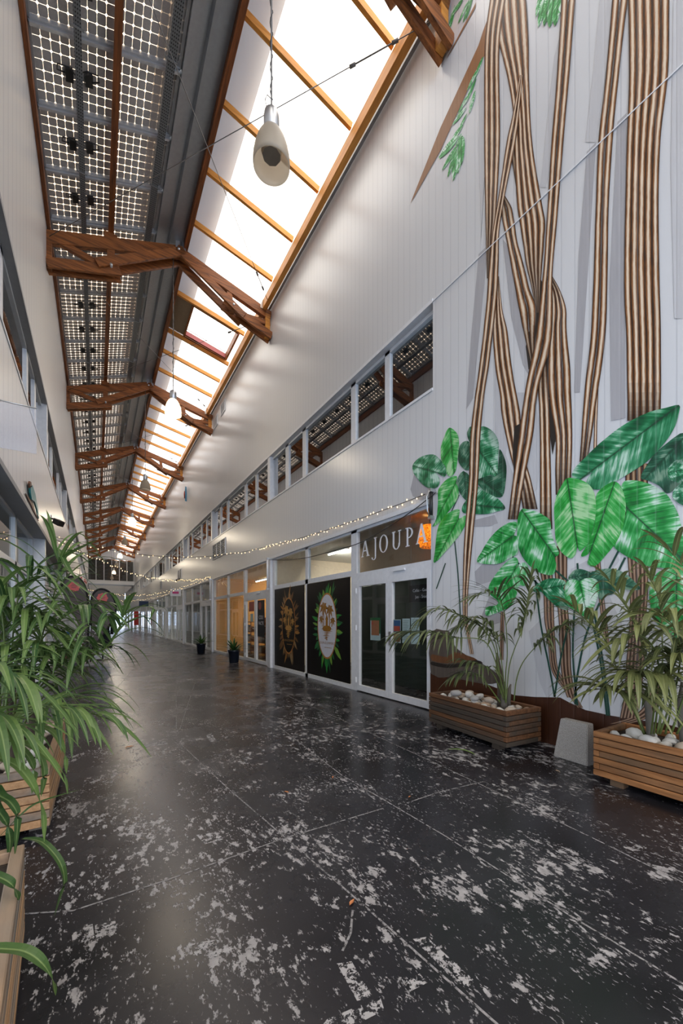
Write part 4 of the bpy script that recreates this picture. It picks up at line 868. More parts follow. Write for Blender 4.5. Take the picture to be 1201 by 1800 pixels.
# notices on the door glass
def notice(y, z, w, hh, label, layers):
    e = empty('door_notice', (GX - .003, y, z), 0, label, 'notice')
    mb = MB(); mb.face([(0, -w / 2, -hh / 2), (0, w / 2, -hh / 2), (0, w / 2, hh / 2), (0, -w / 2, hh / 2)]); mb.build('paper', M['paper_blue'], e)
    for i, (a, b_, c, d, m) in enumerate(layers):
        mb = MB(); x = -.001 * (i + 1); mb.face([(x, (.5 - a) * w, (b_ - .5) * hh), (x, (.5 - c) * w, (b_ - .5) * hh), (x, (.5 - c) * w, (d - .5) * hh), (x, (.5 - a) * w, (d - .5) * hh)]); mb.build('printed_area', m, e)
M['paper_blue'] = plain('pale_blue_paper', (.30, .40, .40), .5); M['p_brown'] = plain('brown_print', (.22, .09, .04), .5); M['p_blue'] = plain('blue_print', (.02, .07, .16), .5); M['p_red'] = plain('red_print', (.28, .05, .03), .5); M['p_grey'] = plain('grey_print', (.18, .24, .22), .5)
txt_rows = [(.12, 1 - .1 - i * .07, .88 - (i % 3) * .1, 1 - .075 - i * .07, M['p_grey']) for i in range(12)]
gl = [M['print_leaf'][1]]
notice(5.83, 1.235, .31, .42, 'square brown menu notice with leafy border on the far door leaf', [(.1, .22, .88, .88, M['p_brown']), (.0, .88, 1, 1, gl[0]), (.88, .3, 1, .9, gl[0]), (.2, .03, .45, .2, M['paper_blue']), (.55, .03, .8, .2, M['paper_blue']), (.15, .68, .3, .82, M['p_red'])])
notice(5.21, 1.21, .19, .40, 'blue and red picture notice, leftmost of the row on the near door', [(.05, .45, .95, .97, M['p_blue']), (.05, .5, .9, .72, M['p_red']), (.05, .05, .95, .38, M['p_brown'])])
notice(4.98, 1.22, .19, .41, 'pale printed sheet in the middle of the row on the near door', txt_rows)
notice(4.76, 1.225, .20, .43, 'pale printed sheet, rightmost of the row on the near door', txt_rows[:9])
# chalk board notice inside the near door
e = empty('chalk_board', (GX + .35, 4.95, 1.86), 0, 'black chalk board with white writing behind the near door glass', 'sign'); MB().box(-.01, .01, -.34, .34, -.15, .15).build('board', M['print_black'], e)
for q in (-.3, .3): MB().tube([(0, q, .15), (0, q, 3.281 - 1.86)], .004, 5).build('hanging_wire', M['wire'], e)
for i, tx in enumerate(('Cafés - Goûters', 'Jus - Snacks')):
    text('chalk_text', tx, .075, M['letter'], e, (-.013, 0, .03 - i * .11), (R(90), 0, R(-90)))
# wicker lamp glowing behind the sign
M['wicker'] = None
t = NT('glowing_wicker'); uvp = t.n('TexCoord').outputs['Object']; wv = t.noise(uvp, 60., 3); k_ = t.ramp(wv, [(.42, (.22, .07, .005)), (.6, (.95, .42, .05))])
tl = t.n('BsdfTranslucent', {'Color': k_}); df = t.n('BsdfDiffuse', {'Color': k_}); mx = t.n('MixShader', {0: .4, 1: tl.outputs[0], 2: df.outputs[0]}); M['wicker'] = t.end(mx.outputs[0])
wl = empty('wicker_lamp', (5.05, 5.12, 2.90), 0, 'round wicker lamp glowing orange behind the AJOUPA glass', 'pendant lamp')
MB().lathe([(.05, .20), (.15, .19), (.175, .08), (.18, -.04), (.225, -.09), (.225, -.11), (.175, -.125), (.172, -.19), (.165, -.20)], n=24).build('lamp_shade', M['wicker'], wl)
MB().lathe([(0, .06), (.045, .03), (.05, -.01), (.03, -.05), (0, -.06)], n=12).build('bulb', emit('warm_shop_bulb', (1., .62, .22), 25), wl); MB().tube([(0, 0, .18), (0, 0, .38)], .006).build('cord', M['cord'], wl)
pl = bpy.data.lights.new('wicker_light', 'POINT'); pl.energy = 12; pl.color = (1, .6, .25); pl.shadow_soft_size = .06; po = bpy.data.objects.new('wicker_light', pl); col.objects.link(po); po.parent = wl; po.location = (0, 0, .0)
# wall-mounted tubes by the columns
def wall_tube(y, z0, z1, m, label, x=XR - .06):
    e = empty('wall_lantern', (x, y, (z0 + z1) / 2), 0, label, 'wall light'); hz = (z1 - z0) / 2
    MB().tube([(0, 0, -hz), (0, 0, hz)], .028, 10).build('tube', m, e)
    b_ = MB(); b_.box(-.035, .06, -.03, .03, hz - .02, hz + .03); b_.box(-.035, .06, -.03, .03, -hz - .03, -hz + .02); b_.build('bracket', M['alu'], e)
    return e
e = wall_tube(4.33, 2.96, 3.36, M['black'], 'black and chrome wall lantern beside the AJOUPA sign', XR - .05)
MB().tube([(-.03, 0, -.19), (-.075, 0, -.12), (-.08, 0, .1), (-.04, 0, .19)], .011, 8).build('chrome_loop', M['alu'], e)
for k in (1, 2): wall_tube(YC[k] + .02, 2.32, 3.2, M['white'], 'slim white tube light on the %s white column along the right shops' % ORD[k - 1], XR - .09)
# louvre vents
def louvre(y0, y1, z0, z1, cols, label):
    e = empty('louvre_vent', (XR, (y0 + y1) / 2, (z0 + z1) / 2), 0, label, 'vent', 'louvre vents on the right wall'); w = (y1 - y0) / 2; hh = (z1 - z0) / 2
    MB().box(-.01, -.004, -w, w, -hh, hh).build('vent_back', M['black'], e)
    f = MB()
    for a, b_ in ((-w - .03, -w), (w, w + .03)): f.box(-.03, 0, a, b_, -hh - .03, hh + .03)
    f.box(-.03, 0, -w, w, -hh - .03, -hh); f.box(-.03, 0, -w, w, hh, hh + .03)
    for c in range(1, cols): yy = -w + 2 * w * c / cols; f.box(-.03, 0, yy - .04, yy + .04, -hh, hh)
    f.build('vent_frame', M['white'], e); s_ = MB(); n = 8
    for i in range(n): zz = -hh + 2 * hh * (i + .5) / n; s_.beam((-.016, -w, zz), (-.016, w, zz), .022, .022, (1, 0, 1))
    s_.build('slats', M['white'], e)
louvre(15.7, 17.65, 4.06, 4.66, 3, 'wide white louvre vent with three columns below the second bay of windows')
louvre(25.2, 26.4, 3.95, 4.5, 2, 'louvre vent above the shop with the hanging white sign')
louvre(16.9, 17.5, 9.72, 10.1, 1, 'lower of two small vents under the eaves by the third truss'); louvre(15.75, 16.3, 9.8, 10.2, 1, 'nearer of two small vents under the eaves by the third truss')
louvre(33.5, 34.5, 3.9, 4.5, 2, 'louvre vent far down the right wall beyond the hanging sign')
# spotlights on the walls
def spot(loc, face, label):
    e = empty('wall_spotlight', loc, 0, label, 'spotlight'); s = 1 if face > 0 else -1
    MB().beam((s * .10, -.06, .02), (s * .22, -.16, -.06), .16, .13).build('lamp_head', M['black'], e); a = MB(); a.tube([(0, 0, .08), (s * .08, 0, .08), (s * .16, -.08, .03)], .022, 8); a.box(-.012 * s if s < 0 else 0, .012 if s > 0 else 0.0, -.06, .06, 0, .16); a.build('wall_arm', M['black'], e)
spot((XL, 11.9, 3.80), 1, 'black spotlight on the left wall past the teal bird'); spot((XR, 25.6, 3.86), -1, 'black spotlight under the far louvre vent on the right wall')
# posters on the second shop's door
for y_, z_, w_, h_, m_, lab, words in ((YC[1] + .86, 1.45, .62, 1.15, 'print_black', 'dark poster with coral disc and white letters on the second shop door', (('COU', .17, -.02), ('FACTE', .15, -.2))), (YC[1] + 1.75, 1.85, .5, .32, 'p_red', 'dull red notice on the second shop door, upper one', ()), (YC[1] + 1.72, 1.48, .28, .26, 'paper_blue', 'pale paper below the red notice on the second shop door', ())):
    pe = empty('door_poster', (GX - .004, y_, z_), 0, lab, 'poster'); pm = MB(); pm.face([(0, -w_ / 2, -h_ / 2), (0, w_ / 2, -h_ / 2), (0, w_ / 2, h_ / 2), (0, -w_ / 2, h_ / 2)]); pm.build('paper', M[m_], pe)
    if words:
        pm = MB(); pm.face([(-.001, .1 + .13 * math.cos(q * .35), .4 + .13 * math.sin(q * .35)) for q in range(18)]); pm.build('printed_disc', M['p_red'], pe)
        for wd_, sz, zz in words: text('poster_text', wd_, sz, M['letter'], pe, (-.002, 0, zz), (R(90), 0, R(-90)))
# birds
M['teal'] = plain('teal_painted_metal', (.03, .24, .25), .4); M['brownmetal'] = plain('brown_painted_metal', (.16, .07, .04), .5); M['bluebird'] = plain('blue_painted_metal', (.06, .22, .36), .4); M['redmetal'] = plain('red_painted_metal', (.42, .06, .03), .5)
def solid(name, pts, x0, x1, m, parent):
    """(y, z) outline extruded in x"""
    bm = bmesh.new(); a = [bm.verts.new((x0, y, z)) for y, z in pts]; b_ = [bm.verts.new((x1, y, z)) for y, z in pts]; n = len(pts)
    for i in range(n): bm.faces.new((a[i], a[(i + 1) % n], b_[(i + 1) % n], b_[i]))
    for vs in (a, b_):
        es = [bm.edges.get((vs[i], vs[(i + 1) % n])) for i in range(n)]; bmesh.ops.triangle_fill(bm, use_beauty=True, edges=es)
    bmesh.ops.recalc_face_normals(bm, faces=bm.faces[:]); me = bpy.data.meshes.new(name); bm.to_mesh(me); bm.free(); me.materials.append(m); o = bpy.data.objects.new(name, me); col.objects.link(o); o.parent = parent; return o
def rel(pts, y, z): return [(a - y, b_ - z) for a, b_ in pts]
bd = empty('bird_sculpture', (XL + .05, 8.9, 3.6), 0, 'teal bird on a brown branch fixed to the left wall', 'sculpture')
solid('bird_body', rel([(7.999,3.549),(8.265,3.645),(8.624,3.601),(8.778,3.522),(9.02,3.428),(9.103,3.343),(8.857,3.389),(8.55,3.443),(8.196,3.39),(8.064,3.466)], 8.9, 3.6), -.03, -.005, M['teal'], bd)
solid('bird_head', rel([(7.935,3.576),(7.999,3.631),(8.129,3.652),(8.196,3.606),(7.999,3.522)], 8.9, 3.6), -.03, -.005, M['brownmetal'], bd)
solid('branch', rel([(7.751,3.362),(8.196,3.4),(8.624,3.403),(8.857,3.338),(9.365,3.283),(9.103,3.27),(8.701,3.301),(8.405,3.329),(8.064,3.337)], 8.9, 3.6), -.045, -.03, M['brownmetal'], bd)
solid('bird_tail', rel([(8.701,3.482),(8.938,3.46),(9.103,3.343),(9.189,3.288),(8.938,3.336)], 8.9, 3.6), -.028, -.01, M['teal'], bd)
bd = empty('bird_sculpture', (XR - .06, 23.5, 8.5), 0, 'small blue and red bird fixed high on the right wall', 'sculpture')
solid('bird_body', [(.0, .45), (.1, .3), (.12, .05), (.05, -.35), (-.05, -.4), (-.08, 0), (-.05, .3)], -.05, .03, M['bluebird'], bd); solid('wing', [(.05, .2), (.2, .05), (.1, -.2), (.0, 0)], -.09, -.05, M['redmetal'], bd)
# acrylic sign jutting from the left wall
M['acrylic'] = None; t = NT('frosted_acrylic'); tr_ = t.n('BsdfTransparent', {'Color': (.93, .94, .97, 1)}); gl_ = t.bsdf((.72, .72, .76, 1), .25); mx = t.n('MixShader', {0: .2, 1: tr_.outputs[0], 2: gl_}); M['acrylic'] = t.end(mx.outputs[0])
e = empty('hanging_sign', (XL, 5.0, 3.3), 0, 'blank frosted acrylic panel jutting out from the left wall below the windows', 'sign')
MB().box(.0, .435, -.006, .006, -.22, .23).build('panel', M['acrylic'], e); MB().tube([(0, 0, .24), (.435, 0, .24)], .006).build('rod', M['alu'], e)
# hanging shop signs far down
M['pink'] = plain('pink_print', (.62, .06, .22), .5); M['signwhite'] = plain('white_sign_panel', (.85, .85, .86), .5)
def hang_sign(x, y, z, w, hh, m, m2, label, txt=None):
    e = empty('hanging_sign', (x, y, z), 0, label, 'sign'); MB().box(-w / 2, w / 2, -.04, .04, -hh / 2, hh / 2).build('panel', m, e)
    if m2: MB().box(-w * .3, w * .3, -.045, -.04, -hh * .18, hh * .12).build('printed_area', m2, e)
    r = MB(); r.tube([(-w / 2 + .05, 0, hh / 2), (-w / 2 + .05, 0, hh / 2 + .12)], .01); r.tube([(w / 2 + .0, 0, hh / 2 + .1), (w / 2 + .55, 0, hh / 2 + .1)] if x > 2 else [(-w / 2, 0, hh / 2 + .1), (-w / 2 - .3, 0, hh / 2 + .1)], .012); r.build('rod', M['alu'], e)
hang_sign(3.75, 23.6, 2.95, .55, .42, M['signwhite'], M['pink'], 'white sign with a pink band hanging over the right shops')
hang_sign(3.7, 40.5, 2.9, .8, .5, plain('navy_sign', (.01, .03, .09), .5), None, 'navy blue sign hanging far down on the right')
hang_sign(3.6, 47.5, 1.6, .45, 1.5, plain('red_banner', (.55, .03, .02), .5), None, 'narrow red upright banner far down on the right')

# fairy light strings
def string(pts, sag, nb, label):
    A = [Vector(p) for p in pts]; path = []
    for i in range(len(A) - 1):
        n = 16
        for j in range(n):
            f = j / n; p = A[i].lerp(A[i + 1], f); p.z -= sag[i] * 4 * f * (1 - f); path.append(p)
    path.append(A[-1]); o = path[0].copy(); e = empty('fairy_lights', o, 0, label, 'string lights', 'fairy light strings')
    MB().tube([p - o for p in path], .0065, 4).build('wire', M['cord'], e)
    L = [0]
    for a, c in zip(path[:-1], path[1:]): L.append(L[-1] + (c - a).length)
    rnd = random.Random(nb); me = None
    for i in range(nb):
        s_ = L[-1] * (i + .5) / nb; k = max(j for j in range(len(L)) if L[j] <= s_); k = min(k, len(path) - 2)
        p = path[k].lerp(path[k + 1], (s_ - L[k]) / max(1e-6, L[k + 1] - L[k])) - o; p += Vector((rnd.uniform(-.02, .02), rnd.uniform(-.02, .02), rnd.uniform(-.045, .03)))
        if me is None:
            b_ = MB(); b_.lathe([(0, .016), (.008, .008), (.009, -.004), (.005, -.013), (0, -.016)], n=6); bo = b_.build('bulb', M['bulb'], e); me = bo.data
        else: bo = bpy.data.objects.new('bulb', me); col.objects.link(bo); bo.parent = e
        bo.location = p
string([(4.30, 4.45, 3.34), (4.28, 11.6, 3.62), (-.90, 10.9, 3.30)], [.08, .38], 100, 'fairy lights above the oval emblems crossing to the left wall')
string([(4.27, 17.7, 3.3), (1.2, 13.6, 2.75), (-.9, 10.95, 3.28)], [.14, .05], 80, 'fairy lights crossing the walkway from the second white column to the left wall')
string([(4.27, 17.75, 3.28), (-.9, 24.4, 3.2)], [.65], 70, 'fairy lights crossing the far walkway beyond the second white column')
string([(4.27, 24.5, 3.28), (-.9, 30.6, 3.2)], [.65], 60, 'fairy lights crossing deep down the walkway, farthest string')
ca = [(4.214,3.296),(4.858,3.112),(6.059,2.892),(7.098,2.877),(8.27,2.893),(9.397,2.973),(10.826,3.159)]; q = smooth_open(ca, 4); o_ = Vector((4.28, q[0][0], q[0][1])); e = MB().tube([Vector((4.28, y, z)) - o_ for y, z in q], .008, 5).build('power_cable', M['cord']); e.location = o_; setp(e, 'black power cable slung across the glass from the lantern to the first column', 'cable')

# ================================================================== PLANTERS
def planter_mat(name, dark, light, grey, go):
    t = NT(name); p = t.n('TexCoord').outputs['Object']; n1 = t.noise(t.scale(p, 12, .9, 14), 2.0, 6, .62); n2 = t.noise(t.scale(p, 3, 1.2, 6), 1.6, 3)
    a = t.n('Attribute', attribute_name='tint').outputs['Fac']
    cl = t.ramp(n1, [(.3, dark), (.7, light)]); k = t.math('MULTIPLY_ADD', t.math('ADD', t.math('SUBTRACT', n2, .5), t.math('SUBTRACT', .55, a)), 1.5, go, clamp=True)
    cl = t.mix(k, cl, t.mix(n1, c4([x * .55 for x in grey]), c4(grey)))
    return t.end(t.bsdf(cl, .65, 0, .3, t.bump(n1, .3, .003)))
M['pl_dark'] = planter_mat('weathered_planter_wood', (.065, .028, .012), (.21, .095, .042), (.085, .066, .05), .42)
M['pl_orange'] = planter_mat('orange_planter_wood', (.19, .075, .024), (.44, .20, .075), (.15, .10, .06), .12)
M['pl_pale'] = planter_mat('pale_planter_wood', (.32, .16, .07), (.58, .35, .18), (.26, .22, .18), .32)
M['soil'] = plain('potting_soil', (.035, .026, .02), .95)
def planter(x, y, ln, wd, rz, m, label, rows=7, z0=.055, h=.385):
    """corner (x, y) is the near corner on the walkway side; local +y runs down the hall, local +x to the right"""
    e = empty('wooden_planter', (x, y, 0), rz, label, 'planter', 'wooden planters'); rnd = random.Random(int(x * 100)); mb = MB(); rh = h / rows; th = .045
    def bd(a, b, c, d, e_, f): 
        tt = rnd.choice((.15, .3, .45, .6, .75, .9)); tt = tt if tt != .5 else .51; g = .0035
        mb.box(a, b, c, d, e_ + g, f - g, tt)
    for i in range(rows):
        z = z0 + i * rh; jx = rnd.uniform(-.002, .002)
        if i % 2 == 0:
            bd(jx, th + jx, 0, ln, z, z + rh); bd(wd - th, wd, 0, ln, z, z + rh); bd(th + .001, wd - th - .001, .003, th, z, z + rh); bd(th + .001, wd - th - .001, ln - th, ln - .003, z, z + rh)
        else:
            bd(jx, th + jx, th + .001, ln - th - .001, z, z + rh); bd(wd - th, wd, th + .001, ln - th - .001, z, z + rh); bd(0, wd, 0, th, z, z + rh); bd(0, wd, ln - th, ln, z, z + rh)
    o = mb.build('slatted_box', m, e); bv = o.modifiers.new('edge', 'BEVEL'); bv.width = .004; bv.segments = 1
    for fx in (.03, wd - .12):
        for fy in (.12, ln - .22): MB().box(fx, fx + .09, fy, fy + .10, 0, z0).build('foot', m, e)
    MB().box(th, wd - th, th, ln - th, z0 + .02, z0 + h - .055).build('soil', M['soil'], e)
    return e
PA = planter(3.64, 2.57, 1.25, .55, R(-5.0), M['pl_dark'], 'dark weathered slatted wooden planter against the mural beside the glass door')
PB = planter(3.67, .32, 1.42, .55, 0, M['pl_orange'], 'orange slatted wooden planter on the right, nearest the camera')
PC = planter(-.78, 3.18, 1.5, .52, 0, M['pl_pale'], 'slatted wooden planter on the left, farther one, with stones on top')
PD_ = planter(-.645, .45, 1.68, .50, R(4.0), M['pl_pale'], 'pale slatted wooden planter on the left, nearest the camera', rows=7)
# stones
def pebble_mesh(i):
    rnd = random.Random(50 + i); bm = bmesh.new(); bmesh.ops.create_icosphere(bm, subdivisions=3, radius=1.0)
    from mathutils import noise as mn
    off = Vector((i * 3.1, i * 1.7, 0)); sx, sy, sz = rnd.uniform(.9, 1.3), rnd.uniform(.75, 1.0), rnd.uniform(.55, .75)
    for v in bm.verts:
        k = 1 + .22 * mn.noise(v.co * .9 + off) + .07 * mn.noise(v.co * 2.5 + off); v.co = Vector((v.co.x * sx * k, v.co.y * sy * k, v.co.z * sz * k))
    for f in bm.faces: f.smooth = True
    me = bpy.data.meshes.new('pebble'); bm.to_mesh(me); bm.free(); return me
M['pebble'] = [plain('white_stone', (.62, .60, .56), .6), plain('beige_stone', (.46, .38, .30), .65), plain('grey_stone', (.40, .38, .355), .65), plain('tan_stone', (.40, .28, .185), .65)]
PM = []
for i in range(8):
    me = pebble_mesh(i); me.materials.append(M['pebble'][(0, 1, 2, 0, 3, 2, 1, 0)[i]]); PM.append(me)
def stones(pl, ln, wd, n, r0, r1, label, group, ya=0., yb=1., ids=None):
    rnd = random.Random(n + int(ln * 10)); put = []; tries = 0
    mw = Matrix.Translation(pl.location) @ Matrix.Rotation(pl.rotation_euler.z, 4, 'Z')
    while len(put) < n and tries < 6000:
        tries += 1; r = rnd.uniform(r0, r1); x = rnd.uniform(.055 + r, wd - .055 - r); y = rnd.uniform(.055 + r + ya * ln, ln * yb - .055 - r)
        lift = 0
        ok = all((x - a) ** 2 + (y - b_) ** 2 > (1.04 * (r + c)) ** 2 for a, b_, c in put)
        if not ok: continue
        put.append((x, y, r)); i = rnd.choice(ids) if ids else rnd.randrange(8)
        o = bpy.data.objects.new('pebble', PM[i]); col.objects.link(o); p = mw @ Vector((x, y, .385 + r * .42)); o.location = p; o.rotation_euler = (rnd.uniform(-.3, .3), rnd.uniform(-.3, .3), rnd.uniform(0, 6.28)); o.scale = (r, r, r)
        setp(o, label, 'pebble', group)
stones(PA, 1.25, .55, 70, .026, .055, 'smooth pebble lying in the dark planter beside the glass door', 'pebbles in the dark right planter')
stones(PB, 1.42, .55, 34, .04, .085, 'pale stone lying in the orange planter nearest the camera on the right', 'stones in the orange planter', .3, 1., [0, 3, 0, 7, 1, 4])
stones(PC, 1.5, .52, 40, .04, .075, 'beige stone lying in the farther planter on the left', 'stones in the farther left planter', 0, 1., [0, 1, 3, 6, 7])
# second layer heaped in the dark planter
for (x, y, r, i) in ((.2, .95, .055, 2), (.28, .8, .06, 0), (.18, .62, .055, 5), (.33, .68, .05, 3), (.24, .45, .062, 1), (.38, .9, .05, 6)):
    o = bpy.data.objects.new('pebble', PM[i]); col.objects.link(o); mw = Matrix.Translation(PA.location) @ Matrix.Rotation(PA.rotation_euler.z, 4, 'Z'); o.location = mw @ Vector((x, y, .46)); o.scale = (r, r, r); o.rotation_euler = (.2, .1, i)
    setp(o, 'pebble heaped on top of the others in the dark planter beside the door', 'pebble', 'pebbles heaped in the dark right planter')

# ================================================================== PALMS
def leaf_mat(name, dk, lt, mid):
    t = NT(name); uv = t.n('TexCoord').outputs['UV']; s_ = t.n('SeparateXYZ', {0: uv}); a = t.n('Attribute', attribute_name='tint').outputs['Fac']
    n = t.noise(t.scale(uv, 9, 1.2, 1), 2.0, 3); k = t.math('ADD', t.math('MULTIPLY', a, .8), t.math('MULTIPLY', t.math('SUBTRACT', n, .5), .5), clamp=True)
    c = t.mix(k, c4(dk), c4(lt)); rib = t.math('SUBTRACT', 1.0, t.math('MULTIPLY', t.math('ABSOLUTE', t.math('SUBTRACT', s_.outputs['X'], .5)), 9.0), clamp=True)
    c = t.mix(t.math('MULTIPLY', rib, .55), c, c4(mid))
    b = t.bsdf(c, .38, 0, .4); tl = t.n('BsdfTranslucent', {'Color': c}); mx = t.n('MixShader', {0: .22, 1: b, 2: tl.outputs[0]}); return t.end(mx.outputs[0])
M['lf_left'] = leaf_mat('strap_leaf_green', (.032, .080, .024), (.175, .265, .07), (.33, .42, .16))
M['lf_olive'] = leaf_mat('strap_leaf_olive', (.045, .062, .024), (.235, .255, .090), (.36, .37, .15))
M['lf_kentia'] = leaf_mat('palm_leaf_dark', (.026, .042, .018), (.145, .175, .062), (.22, .25, .09))
M['lf_pot'] = leaf_mat('pot_leaf', (.008, .040, .010), (.05, .14, .03), (.12, .22, .05))
M['stalk'] = plain('green_stalk', (.10, .135, .03), .5); M['trunk'] = plain('fibrous_trunk', (.085, .065, .045), .9); M['trunk_grey'] = plain('grey_sheath', (.15, .135, .11), .9)
UP = Vector((0, 0, 1))
def strap(mb, pts, w, tint, fold=.25, lim=None):
    """a folded strap leaf along pts"""
    pts = [Vector(p) for p in pts]; N = len(pts); prev = None; L = 0
    if lim:
        for p in pts: p.x = min(max(p.x, lim[0] + .012 * math.sin(p.z * 40)), lim[1] - .012 * abs(math.sin(p.z * 31 + p.y * 17)))
    for i, p in enumerate(pts):
        d = (pts[min(i + 1, N - 1)] - pts[max(i - 1, 0)]).normalized(); sd = d.cross(UP)
        if sd.length < .08: sd = prev[3] if prev else Vector((1, 0, 0))
        sd = sd.normalized(); nr = sd.cross(d).normalized(); f = i / (N - 1); ww = w * .5 * (min(1, .45 + f * 3.2) if f < .2 else 1.0) * (1 - max(0, (f - .45) / .55) ** 1.9) + .0006
        a = p - sd * ww + nr * ww * fold; b_ = p + sd * ww + nr * ww * fold
        if prev:
            dl = (p - prev[1]).length * 8
            mb.face([prev[0], prev[1], p, a], [(0, L), (.5, L), (.5, L + dl), (0, L + dl)], tint, True); mb.face([prev[1], prev[2], b_, p], [(.5, L), (1, L), (1, L + dl), (.5, L + dl)], tint, True); L += dl
        prev = (a, p, b_, sd)
def frond(root, path, rnd, n=18, ll=.38, lw=.035, start=.35, droop=.6, ang=(62, 24), mat='lf_left', tint=.5, stalk_r=.008, name='frond', tipleaf=True, lift=(.05, .32)):  # frond and blade paths were drawn in image pixels at guessed depths, then baked
    q = [Vector(p) for p in smooth_open([tuple(p) for p in path], 5)]; inv = root.matrix_basis.inverted(); q = [inv @ p for p in q]; lim = (-.90 - root.location.x, 4.30 - root.location.x)
    for p in q: p.x = min(max(p.x, lim[0]), lim[1])
    LN = [0]
    for a, b_ in zip(q[:-1], q[1:]): LN.append(LN[-1] + (b_ - a).length)
    def at_(f):
        s_ = f * LN[-1]; k = max(j for j in range(len(LN)) if LN[j] <= s_ + 1e-9); k = min(k, len(q) - 2); return q[k].lerp(q[k + 1], (s_ - LN[k]) / max(1e-6, LN[k + 1] - LN[k])), (q[min(k + 2, len(q) - 1)] - q[max(k - 1, 0)]).normalized()
    st = MB(); st.tube(q, [stalk_r * (1 - .75 * i / (len(q) - 1)) for i in range(len(q))], 6); so = st.build(name, M['stalk'], root)
    mb = MB()
    for i in range(n):
        f = start + (1 - start) * (i + .3) / n; p, d = at_(min(f, .999)); sd = d.cross(UP)
        if sd.length < .1: sd = Vector((1, 0, 0))
        sd.normalize(); g = (f - start) / (1 - start); an = R(ang[0] + (ang[1] - ang[0]) * g + rnd.uniform(-9, 9)); s_ = 1 if i % 2 else -1
        nr = sd.cross(d).normalized(); dr = (d * math.cos(an) + sd * s_ * math.sin(an) + nr * rnd.uniform(lift[0], lift[1])).normalized(); L = ll * (.62 + .62 * math.sin(math.pi * min(1, .18 + g * .78))) * rnd.uniform(.85, 1.12)
        m_ = 10; dp = droop * rnd.uniform(.7, 1.3); pts = [p.copy()]
        for k in range(m_):
            u = (k + .5) / m_; dd = (dr - UP * dp * 2.4 * u ** 1.4).normalized(); pts.append(pts[-1] + dd * L / m_)
        strap(mb, pts, lw * rnd.uniform(.8, 1.15), min(.99, max(.01, tint + rnd.uniform(-.38, .38))) + .0003, lim=lim)
    if tipleaf:
        p, d = at_(.999); strap(mb, [p + d * ll * .8 * k / 6 - UP * ll * droop * .4 * (k / 6) ** 2 for k in range(7)], lw, tint + .001, lim=lim)
    mb.build('leaflets', M[mat], so)
    return so
def palm(name, base, label, group=None):
    r = empty(name, base, 0, label, 'potted palm', group); return r
rnd = random.Random(11)
# --- the palm in the dark planter by the door
K = palm('kentia_palm', (3.97, 2.86, .40), 'slender palm with arching dark fronds in the dark planter beside the glass door')
tk = MB(); tk.tube([(0, 0, 0), (.0, .01, .2), (-.02, .03, .42), (-.03, .05, .62)], [.055, .045, .034, .012], 9); tk.build('trunk', M['trunk'], K)
tk = MB(); tk.tube([(-.05, -.06, 0), (-.045, -.055, .15), (-.03, -.05, .3)], [.04, .034, .012], 8); tk.tube([(.06, -.03, 0), (.075, -.04, .2), (.09, -.05, .26)], [.03, .022, .008], 8); tk.build('leaf_sheath', M['trunk_grey'], K)
for P, kw in (([(3.89,2.759,0.475),(3.89,2.759,0.781),(3.862,2.718,1.066),(3.742,2.675,1.505),(3.552,2.676,1.683),(3.352,2.741,1.65)], dict(n=22, ll=.33, start=.62, droop=.35)),
              ([(3.895,2.756,0.475),(3.922,2.739,0.858),(3.976,2.705,1.081),(4.034,2.646,1.311),(4.044,2.604,1.577),(4.039,2.548,1.886)], dict(n=24, ll=.32, start=.55, droop=.75)),
              ([(3.881,2.647,0.515),(3.902,2.634,0.739),(3.914,2.567,0.938),(3.997,2.457,1.126),(4.108,2.329,1.292),(4.26,2.175,1.4)], dict(n=20, ll=.30, start=.55, droop=.8)),
              ([(3.879,2.766,0.539),(3.755,2.785,0.927),(3.595,2.825,1.176),(3.292,2.955,1.209),(3.052,3.046,1.26),(2.799,3.204,1.266)], dict(n=26, ll=.40, start=.6, droop=.8)),
              ([(3.907,2.808,0.529),(3.873,2.887,1.074),(3.776,3.007,1.321),(3.631,3.156,1.44),(3.416,3.29,1.527),(3.235,3.403,1.413)], dict(n=24, ll=.34, start=.5, droop=.75)),
              ([(3.929,2.853,0.552),(3.939,2.906,1.07),(3.903,2.987,1.28),(3.785,3.119,1.38),(3.602,3.233,1.306)], dict(n=18, ll=.30, start=.5, droop=.9)),
              ([(3.874,2.769,0.507),(3.728,2.801,0.801),(3.553,2.852,0.914),(3.355,2.916,0.969)], dict(n=18, ll=.24, start=.45, droop=.7)),
              ([(3.841,2.79,0.475),(3.727,2.837,0.638),(3.61,2.875,0.77),(3.437,2.924,0.833),(3.31,3.003,0.777)], dict(n=16, ll=.22, start=.5, droop=.8)),
              ([(3.89,2.759,0.507),(3.929,2.853,1.009),(3.948,2.959,1.267),(3.857,3.015,1.4),(3.722,3.1,1.433)], dict(n=16, ll=.28, start=.55, droop=.9))):
    kw['n'] = int(kw['n'] * 1.35); kw['ll'] *= 1.1; frond(K, P, rnd, lw=.026, mat='lf_kentia', tint=rnd.uniform(.35, .75), **kw)
